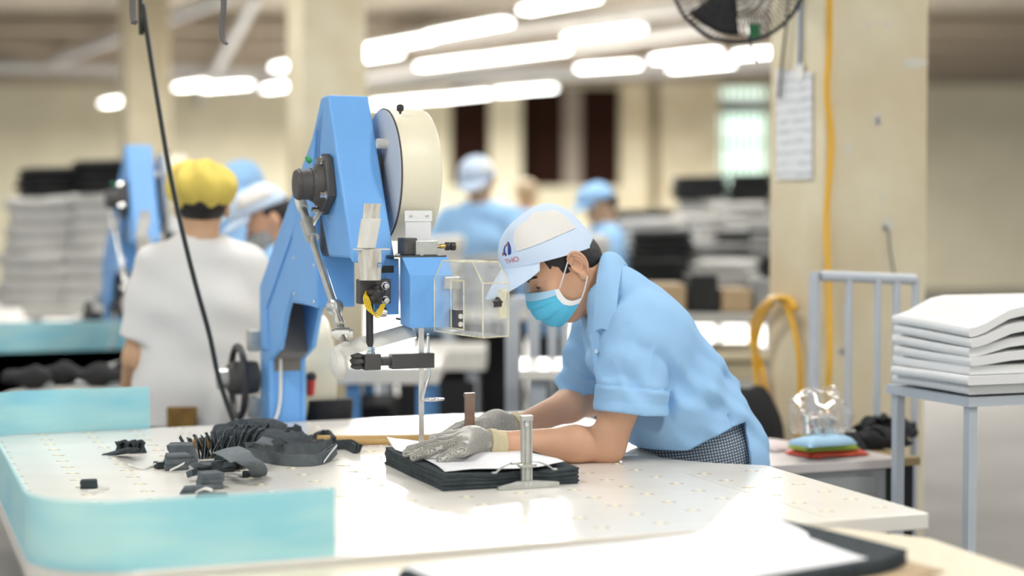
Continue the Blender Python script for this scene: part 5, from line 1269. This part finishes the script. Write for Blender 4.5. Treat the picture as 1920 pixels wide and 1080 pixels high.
# rail
ry = 4.95
rl = thing('guard_rail', at(1620, 900, ry) * A(1, 1, 0), 'grey painted tubular guard rail in front of the cream pillar', 'rail')
def pos(px, py, y): return at(px, py, y)
MB().tube([pos(1538, 517, ry - .05), pos(1716, 524, ry + .02)], .016, 12).build('top_rail', 'rail_paint', rl, smooth=40)
for k, (px, r_) in enumerate([(1527, .016), (1592, .011), (1646, .011), (1681, .012), (1717, .011)]):
    p = pos(px, 522 if k else 510, ry - .05 + .018 * k); MB().tube([p, A(p[0], p[1], 0)], r_, 12).build('post', 'rail_paint', rl, smooth=40)
p0, p1 = pos(1527, 520, ry - .05), pos(1717, 524, ry + .022)
MB().tube([A(p0[0], p0[1], .45), A(p1[0], p1[1], .45)], .012, 10).build('lower_rail', 'rail_paint', rl, smooth=40)
# cabinet and what lies on it
CZ = .76; c0 = atz(1726, 857, CZ)
cf_ = lambda p: c0 + UV_U * p[0] + UV_V * p[1] + A(0, 0, p[2])
mat('cabinet_grey', (.33, .34, .34), .55, var=.12, vscale=8); mat('pale_top', (.66, .60, .58), .5, var=.06); mat('wood_raw', (.36, .26, .13), .7)
cb = thing('tool_cabinet', cf_((-.3, .2, -CZ)), 'grey metal tool cabinet with pale top at the right of the table', 'cabinet')
MB(cf_).box((-.62, 0, -.025), (-.06, .30, 0)).build('cabinet_top', 'pale_top', cb, bevel=.002)
MB(cf_).box((-.06, .001, -.022), (0, .30, -.001)).build('top_end', 'wood_raw', cb)
MB(cf_).box((-.60, .015, -CZ), (-.10, .29, -.026)).build('cabinet_body', 'cabinet_grey', cb, bevel=.003)
MB(cf_).box((-.42, .006, -.30), (-.14, .014, -.045)).build('drawer_front', 'cabinet_grey', cb, bevel=.002)
MB(cf_).prism([(-.10, .012), (-.01, .02), (-.005, .10), (-.03, .2), (-.10, .25)], 2, -CZ, -.026).build('hanging_cloth', 'black_fabric', cb)
def lump(name, c, r, mt, label, cat, seed=0, grp=None, amp=.12):
    e = MB().ell((0, 0, 0), 1, 22, 14); c = np.array(c); R = random.Random(seed); a, b, d = R.uniform(2, 5), R.uniform(2, 5), R.uniform(0, 6)
    out = []
    for p in e.v:
        k = 1 + amp * math.sin(a * p[0] * 2 + d) * math.cos(b * p[1] * 2 + d) + amp * .6 * math.sin(5 * p[2] + a * p[0] * 3)
        z = p[2] if p[2] > -.55 else -.55
        out.append(c + A(p[0] * r[0] * k, p[1] * r[1] * k, (z + .55) * r[2] / 1.55 * k))
    e.v = out; o = e.build(name, mt, smooth=True); return tag(o, label, cat, grp)
mat('cloth_sky', (.40, .62, .80), .8); mat('cloth_green', (.34, .46, .06), .7); mat('cloth_red', (.75, .10, .05), .6); mat('cloth_orange', (.85, .36, .05), .6); mat('pink_paper', (.70, .60, .60), .6)
def pad(px, py, w, d, h, mt, name, label, cat, z=0, rot=0.):
    c = atz(px, py, CZ + z + .0008); g = np.zeros((14, 10, 3)); ca, sa = math.cos(rot + ANG), math.sin(rot + ANG); b = MB(); vs = []
    for i, s in enumerate(np.linspace(-1, 1, 14)):
        for j, t in enumerate(np.linspace(-1, 1, 10)):
            e = (max(0, 1 - s ** 4) * max(0, 1 - t ** 4)) ** .4; x = s * w / 2 * (1 + .05 * math.sin(3 * t)); y = t * d / 2 * (1 + .06 * math.sin(4 * s))
            g[i, j] = c + A(x * ca - y * sa, x * sa + y * ca, .002 + h * e * (1 + .1 * math.sin(4 * s + 2 * t)))
    return tag(b.grid(g, .002).build(name, mt, smooth=True), label, cat)
pad(1552, 852, .20, .12, .016, 'cloth_red', 'cloth_pouch', 'red cloth pouch at the bottom of the pile on the cabinet', 'pouch')
MB().tube(smooth_path([atz(1535, 858, CZ + .004), atz(1536, 866, CZ - .006), atz(1537, 880, CZ - .03), atz(1533, 886, CZ - .04)], 5), .0045, 6).build('ribbon_tie', 'cloth_red')
tag(bpy.data.objects['ribbon_tie'], 'red ribbon hanging over the cabinet edge', 'ribbon')
pad(1545, 842, .17, .10, .024, 'cloth_green', 'folded_cloth', 'folded green cloth between the red pouch and the blue cloth', 'cloth', .017)
pad(1543, 834, .17, .09, .022, 'cloth_sky', 'folded_cloth', 'folded pale blue cloth on top of the green one', 'cloth', .040, .12)
lump('plastic_bag', atz(1535, 815, CZ + .058), (.085, .06, .13), 'poly_bag', 'clear plastic bag of small parts on the folded cloths', 'bag', 3, amp=.10)
for k in range(6):
    c = atz(1515 + 9 * k, 815 - 4 * (k % 2), CZ + .066); tag(MB().lathe([(.012, 0), (.012, .018), (.008, .02), (.008, .03), (.012, .032), (.012, .05)], c, (.3 * math.sin(k * 2), .3 * math.cos(k), 1), 12).build('metal_bobbin', 'steel' if k != 1 else 'red_plastic', smooth=40), 'small bobbin inside the clear plastic bag', 'bobbin', 'bobbins in the bag')
pad(1452, 838, .12, .20, .012, 'pink_paper', 'paper_stack', 'pinkish paper stack at the left of the cabinet top', 'paper')
for k in range(16):
    R = random.Random(k + 40); px, py = R.uniform(1588, 1706), R.uniform(818, 842); c = atz(px, py, CZ + .001); h = R.uniform(.02, .06) * (1 - abs(px - 1640) / 120)
    a = R.uniform(0, 3); d1 = A(math.cos(a), math.sin(a), R.uniform(-.2, .5)) * R.uniform(.03, .05); d2 = A(-math.sin(a), math.cos(a), R.uniform(-.1, .3)) * .022
    g = np.array([[c + A(0, 0, h + .02) + d1 * s + d2 * t + A(0, 0, -.02 * s * s + .006 * math.sin(4 * t + k)) for t in np.linspace(-1, 1, 5)] for s in np.linspace(-1, 1, 7)])
    g[:, :, 2] = np.maximum(g[:, :, 2], CZ + .004)
    tag(MB().grid(g, .003).build('fabric_offcut', 'black_fabric' if k not in (3, 9) else 'white_dirty', smooth=50), 'crumpled black fabric offcut piled on the cabinet' if k not in (3, 9) else 'pale paper scrap among the black offcuts on the cabinet', 'fabric scrap', 'black offcuts on the cabinet')
lump('fabric_heap', atz(1648, 838, CZ + .001), (.085, .06, .05), 'black_fabric', 'mound of black fabric under the crumpled offcuts on the cabinet', 'fabric heap', 9, amp=.2)
# stack of folded white sheets on a stand at the right edge
sy = 4.05; s0 = at(1815, 742, sy)
sf = lambda p: s0 + UV_U * p[0] + UV_V * p[1] + A(0, 0, p[2])
sd_ = thing('stock_stand', sf((.25, .2, 0)) * A(1, 1, 0), 'grey metal stand at the right edge carrying folded white sheets', 'stand')
MB(sf).box((.01, .01, -.03), (.50, .37, -.006)).build('shelf', 'rail_paint', sd_)
for u in (.03, .47):
    for v in (.03, .34): MB(sf).box((u - .012, v - .012, -s0[2]), (u + .012, v + .012, -.03)).build('leg', 'rail_paint', sd_)
R = random.Random(2)
mat('sheet_white', (.80, .80, .79), .7, var=.03, vscale=3)
for k in range(7):
    z = .024 * k; du, dv = R.uniform(-.010, .010), R.uniform(-.012, .012); up = .05 * max(0, k - 2) / 4; tl = .018 * k / 6
    us = [0, .004, .02, .05, .08, .12, .16, .22, .35, .50]
    zz = lambda u: z + up * (1 - math.cos(math.pi * min(1, u / .16))) * .5
    top = [(du + u, zz(u) + .0225 - (.006 if u < .003 else 0)) for u in us]; bot = [(du + u, zz(u) + .0005 + (.005 if u < .003 else 0)) for u in us][::-1]
    g = MB(sf); pol = top + bot; n_ = len(pol); vs = []
    for v in (0., .08, .16, .24, .33): vs += [(p[0], dv + v, p[1] + .10 * tl * 8 * (v / .33) + .002 * math.sin(9 * v + k)) for p in pol]
    g.add(vs, [list(range(n_)), list(range(4 * n_, 5 * n_))[::-1]] + [(i * n_ + j, i * n_ + (j + 1) % n_, (i + 1) * n_ + (j + 1) % n_, (i + 1) * n_ + j) for i in range(4) for j in range(n_)])
    o = g.build('folded_sheet', 'sheet_white', smooth=40)
    tag(o, 'folded thick white sheet, %s of the stack at the right edge' % ['bottom', 'second from the bottom', 'third from the bottom', 'middle', 'third from the top', 'second from the top', 'topmost'][k], 'folded sheet', 'folded white sheets')
# fan
fc_ = at(1384, -52, 5.08); fr = .212
fn_ = thing('wall_fan', fc_ + A(0, 0, -fr), 'black wall fan with wire cage hanging at the top beside the pillar', 'fan')
fx = A(-.35, -.93, -.10); fx /= np.linalg.norm(fx); fe = np.cross(fx, A(0, 0, 1)); fe /= np.linalg.norm(fe); fg = np.cross(fe, fx)
ringp = lambda r, o: [fc_ + fx * o + (fe * math.cos(w) + fg * math.sin(w)) * r for w in np.linspace(0, 2 * math.pi, 49)[:-1]]
MB().tube(ringp(fr, 0), .0065, 8, closed=True).build('cage_rim', 'black_plastic', fn_, smooth=True)
cage = MB()
for k in range(88):
    w = 2 * math.pi * k / 88; e = fe * math.cos(w) + fg * math.sin(w)
    cage.tube([fc_ + fx * .07 + e * .05, fc_ + fx * .055 + e * fr * .6, fc_ + e * fr], .0017, 4)
    cage.tube([fc_ - fx * .09 + e * .05, fc_ - fx * .07 + e * fr * .6, fc_ + e * fr], .0017, 4)
ck = cage.build('cage_wires', 'black_plastic', fn_); 
for r, o in ((.05, .07), (fr * .6, .055), (.05, -.09)): MB().tube(ringp(r, o), .0025, 5, closed=True).build('cage_ring', 'black_plastic', fn_, smooth=True)
MB().lathe([(.045, -.12), (.055, -.10), (.055, -.04), (.03, .03), (0, .04)], fc_, fx, 18).build('motor', 'red_brown', fn_, smooth=40) if mat('red_brown', (.14, .035, .02), .5) else None
for k in range(3):
    w = 2 * math.pi * k / 3 - 1.1; g = np.zeros((7, 7, 3))
    for i, r in enumerate(np.linspace(.03, .19, 7)):
        for j, a in enumerate(np.linspace(-.45, .45, 7)):
            ww = w + a * (.6 + r * 2.2); g[i, j] = fc_ + (fe * math.cos(ww) + fg * math.sin(ww)) * r + fx * (.02 * a * 2)
    MB().grid(g, .003).build('blade', 'black_plastic', fn_, smooth=True)
wb = on_left(1446, -60, 0.0)
MB().tube(smooth_path([fc_ - fx * .12, fc_ - fx * .2 + A(.04, 0, .02), wb + A(-.01, 0, 0)], 6), .014, 10).build('bracket', 'black_plastic', fn_, smooth=True)
MB().tube(smooth_path([fc_ - fx * .02 + A(.03, 0, -fr + .02), fc_ + A(.045, 0, -fr - .03), fc_ + A(.06, 0, -fr - .06)], 5), .004, 6).build('pull_cord', 'black_plastic', fn_)
MB().box(fc_ - fx * .16 + A(.0, 0, -.20), fc_ - fx * .16 + A(.035, .03, -.155)).build('switch_box', 'green_plastic', fn_)

# ---------------------------------------------------------------- overhead cable and straps
cbl = [A(at(262, -60, 4.5)[0] - .02, 4.5, CEIL), at(262, -60, 4.5), at(268, 8, 4.5), at(283, 110, 4.5), at(300, 215, 4.5), at(318, 320, 4.5), at(340, 425, 4.5), at(366, 530, 4.5), at(392, 625, 4.5), at(408, 700, 4.5), at(424, 752, 4.5), at(441, 799, 4.5)]
tag(MB().tube(smooth_path(cbl, 6), .0068, 10).build('power_cable', 'cable_black', smooth=True), 'thick black cable hanging from the ceiling to the table edge', 'cable')
def strap(pts, y, label):
    P = smooth_path([at(px, py, y) for px, py in pts], 6)
    P = [A(P[0][0], P[0][1], CEIL)] + P
    g = np.array([[p + A(-.002, -.012, 0), p + A(.002, .012, 0)] for p in P])
    tag(MB().grid(g, .007).build('hanging_strap', 'grey_strap', smooth=40), label, 'strap', 'hanging straps')
strap([(417, -80), (417, 8), (414, 45), (415, 72), (422, 84)], 4.1, 'dark grey strap end hanging at the top, nearer the wide pillar')
strap([(246, -80), (246, 8), (247, 30), (250, 46), (256, 38)], 4.1, 'looped dark strap end hanging at the top left by the black cable')

# ---------------------------------------------------------------- clutter behind
def btable(name, x0, x1, y0, y1, z, label, mt='laminate', th=.05, legm='rail_paint', drape_=False):
    t = thing(name, ((x0 + x1) / 2, (y0 + y1) / 2, 0), label, 'table')
    MB().box((x0, y0, z - th), (x1, y1, z)).build('table_top', mt, t, bevel=.004)
    for x in (x0 + .06, x1 - .06):
        for y in (y0 + .06, y1 - .06): MB().box((x - .025, y - .025, 0), (x + .025, y + .025, z - th)).build('leg', legm, t)
    return t
xa = lambda px, y: at(px, 415, y)[0]
btable('work_table', xa(628, 6.1), xa(822, 6.1), 6.1, 6.9, .872, 'thick white-topped table behind the lamp of the machine', th=.065, legm='blue_paint')
btable('work_table', xa(690, 7.4), xa(910, 7.4), 7.4, 7.95, .83, 'pale grey table farther back behind the blade', 'white_dirty', .09)
btable('work_table', xa(975, 5.25), xa(1130, 5.25), 5.25, 5.75, .935, 'small white table left of the man, in front of the grey bars', th=.03)
def blackbox(x0, x1, y, z0, z1, label):  # black blocks stand in for the dark space beneath and behind the tables
    o = MB().box((x0, y, z0), (x1, y + .5, z1)).build('shade_block', 'black_fabric', bevel=.02); tag(o, label, 'shade block')
blackbox(xa(650, 6.4), xa(735, 6.4), 6.3, 0, .70, 'black block standing in for the dark under the thick white-topped table')
blackbox(xa(745, 7.42), xa(895, 7.42), 7.43, 0, .70, 'black block standing in for the dark under the pale grey table')
blackbox(xa(850, 8.7), xa(985, 8.7), 8.66, 0, .98, 'tall black block standing in for the dark behind the pale grey table')
gb = thing('bar_barrier', A(xa(1010, 5.9), 5.9, 0), 'grey upright bar barrier behind the bending man', 'barrier')
for px, w in ((961, .026), (1001, .020), (1036, .016), (1060, .016), (1084, .016), (1108, .016)): 
    x = xa(px, 5.9); MB().box((x - w, 5.88, 0), (x + w, 5.92, 1.12)).build('bar', 'rail_paint', gb)
for z in (1.10, .35): MB().box((xa(955, 5.9), 5.885, z), (xa(1115, 5.9), 5.915, z + .04)).build('cross_bar', 'rail_paint', gb)
tag(bpy.data.objects['bar_barrier'], None, None)
mat('bundle_white', (.62, .61, .58), .85, var=.08, vscale=6); mat('bundle_grey', (.30, .30, .29), .9, var=.2, vscale=8); mat('bundle_dark', (.020, .021, .022), .9, var=.3, vscale=9); mat('carton', (.40, .29, .17), .8)
# heap of bundles on the tables at the back right
btable('stock_table', xa(1200, 8.6), xa(1480, 8.6), 8.6, 11.1, .93, 'long table at the back right under heaps of fabric', 'white_dirty', .06)
R = random.Random(11); K = 0
def bundle(x, y, z, w, d, h, mt, rot, label, grp):
    g = MB(); ca, sa = math.cos(rot), math.sin(rot); n = 4
    for q in range(n):
        ring = []
        for a in np.linspace(0, 2 * math.pi, 17)[:-1]:
            sx = math.copysign(abs(math.cos(a)) ** .5, math.cos(a)) * w / 2 * (1 + .08 * math.sin(q * 2 + a * 2)); sy_ = math.copysign(abs(math.sin(a)) ** .5, math.sin(a)) * d / 2 * (1 + .08 * math.cos(q + a * 3))
            ring.append((sx * ca - sy_ * sa, sx * sa + sy_ * ca))
        z0, z1 = z + h * q / n, z + h * (q + 1) / n; vs = []
        for zz, s in ((z0, .9), (z0 + (z1 - z0) * .3, 1.), (z0 + (z1 - z0) * .7, 1.), (z1, .9)):
            vs += [A(x + p[0] * s, y + p[1] * s, zz + .04 * h * math.sin(6 * p[0] + 5 * p[1])) for p in ring]
        fs = [(i * 16 + k, i * 16 + (k + 1) % 16, (i + 1) * 16 + (k + 1) % 16, (i + 1) * 16 + k) for i in range(3) for k in range(16)] + [list(range(16))[::-1], list(range(48, 64))]
        g.add(vs, fs)
    return tag(g.build('fabric_bundle', mt, smooth=50), label, 'fabric bundle', grp)
cols = [('bundle_white', 'white'), ('bundle_dark', 'black'), ('bundle_grey', 'grey')]
for row, (yy, zlim) in enumerate([(8.85, 1.18), (9.5, 1.36), (10.3, 1.46), (10.85, 1.54)]):
    x = xa(1236 - 6 * row, yy)
    while x < xa(1475, yy):
        z = .931; w = R.uniform(.26, .42)
        while z < zlim - .03 + .14 * math.sin(x * 3 + row) :
            h = R.uniform(.09, .19); k = R.choice([0, 0, 1, 1, 2, 1, 2]); 
            bundle(x + R.uniform(-.05, .05), yy + R.uniform(-.08, .08), z, w, R.uniform(.3, .45), h, cols[k][0], R.uniform(-.5, .5), '%s fabric bundle in the heap at the back right' % cols[k][1], '%s bundles in the back heap' % cols[k][1]); z += h
        x += w * .92
mat('shelf_grey', (.46, .45, .42), .85, spec=.1)
# lower shelves with boards, right of the man
rk = thing('storage_rack', A(xa(1380, 6.9), 7.2, 0), 'low storage rack with pale shelves right behind the man', 'rack')
for z, mt in ((1.02, 'shelf_grey'), (.86, 'pillar_cream'), (.74, 'shelf_grey')): MB().box((xa(1215, 6.9), 6.9, z - .03), (xa(1455, 6.9), 7.5, z)).build('shelf', mt, rk)
for px in (1220, 1450):
    for y in (6.93, 7.47): x = xa(px, 6.9); MB().box((x - .02, y - .02, 0), (x + .02, y + .02, 1.02)).build('upright', 'rail_paint', rk)
for k, (px, w, h, mt, lab) in enumerate([(1250, .16, .12, 'carton', 'brown carton at the left of the rack top'), (1318, .12, .16, 'bundle_dark', 'black bundle on the rack top'), (1380, .13, .10, 'carton', 'low brown carton in the middle of the rack top'), (1434, .09, .14, 'bundle_grey', 'grey bundle at the right of the rack top')]):
    x = xa(px, 7.1); tag(MB().box((x - w / 2, 7.05, 1.021), (x + w / 2, 7.35, 1.021 + h)).build('carton_box', mt, bevel=.01), lab, 'box')
for k, (px, w, mt, lab) in enumerate([(1275, .22, 'tan_paper', 'tan board bundle on the lower rack shelf'), (1400, .26, 'pillar_cream', 'cream board bundle on the lower rack shelf')]):
    x = xa(px, 7.0); tag(MB().box((x - w / 2, 6.95, .741), (x + w / 2, 7.3, .815)).build('board_bundle', mt, bevel=.006), lab, 'board bundle')
tag(MB().box((xa(1375, 5.3), 5.3, 0), (xa(1475, 5.3), 5.6, .60)).build('carton_box', 'carton', bevel=.005), 'brown carton behind the man, under the black bag', 'box')
lump('fabric_bag', (xa(1408, 5.4), 5.43, .601), (.115, .11, .27), 'black_fabric', 'crumpled black fabric bag behind the man', 'bag', 4, amp=.035)
# white stock and tables in the middle distance
btable('stock_table', xa(560, 10.9), xa(1165, 10.9), 11.2, 12.4, .95, 'long pale table across the middle distance', 'white_dirty', .06)
R = random.Random(21)
x = xa(570, 11.5)
while x < xa(1160, 11.5):
    k = R.choice([0, 0, 2, 2, 0, 1]); w = R.uniform(.3, .5); bundle(x, 11.6 + R.uniform(-.1, .1), .951, w, .5, R.uniform(.10, .26), cols[k][0], R.uniform(-.3, .3), '%s fabric bundle on the long middle table' % cols[k][1], '%s bundles on the middle table' % cols[k][1]); x += w
btable('stock_table', xa(820, 8.2), xa(1180, 8.2), 8.0, 8.6, .98, 'pale table in front of the workers at the back', 'white_dirty', .05)
x = xa(832, 8.2)
while x < xa(1175, 8.2):
    k = R.choice([0, 0, 2]); w = R.uniform(.2, .32); bundle(x, 8.3, .981, w * .92, .35, R.uniform(.18, .36), cols[k][0], R.uniform(-.3, .3), '%s fabric bundle in front of the workers at the back' % cols[k][1], '%s bundles before the workers' % cols[k][1]); x += w
# left edge stock
btable('stock_table', xa(40, 8.8), xa(300, 8.8), 8.8, 10.0, .95, 'table with stock at the far left behind the second machine', 'white_dirty', .06)
for k, (px, z, w, h, c_) in enumerate([(80, .951, .42, .3, 0), (185, .951, .40, .32, 0), (80, 1.251, .40, .30, 0), (185, 1.271, .38, .30, 0), (188, 1.571, .34, .18, 1), (95, 1.551, .38, .16, 1), (272, .951, .22, .2, 2)]):
    bundle(xa(px, 9.2), 9.2 + .02 * k, z, w, .5, h, cols[c_][0], .1 * k, '%s fabric bundle stacked at the far left' % cols[c_][1], '%s bundles at the far left' % cols[c_][1])
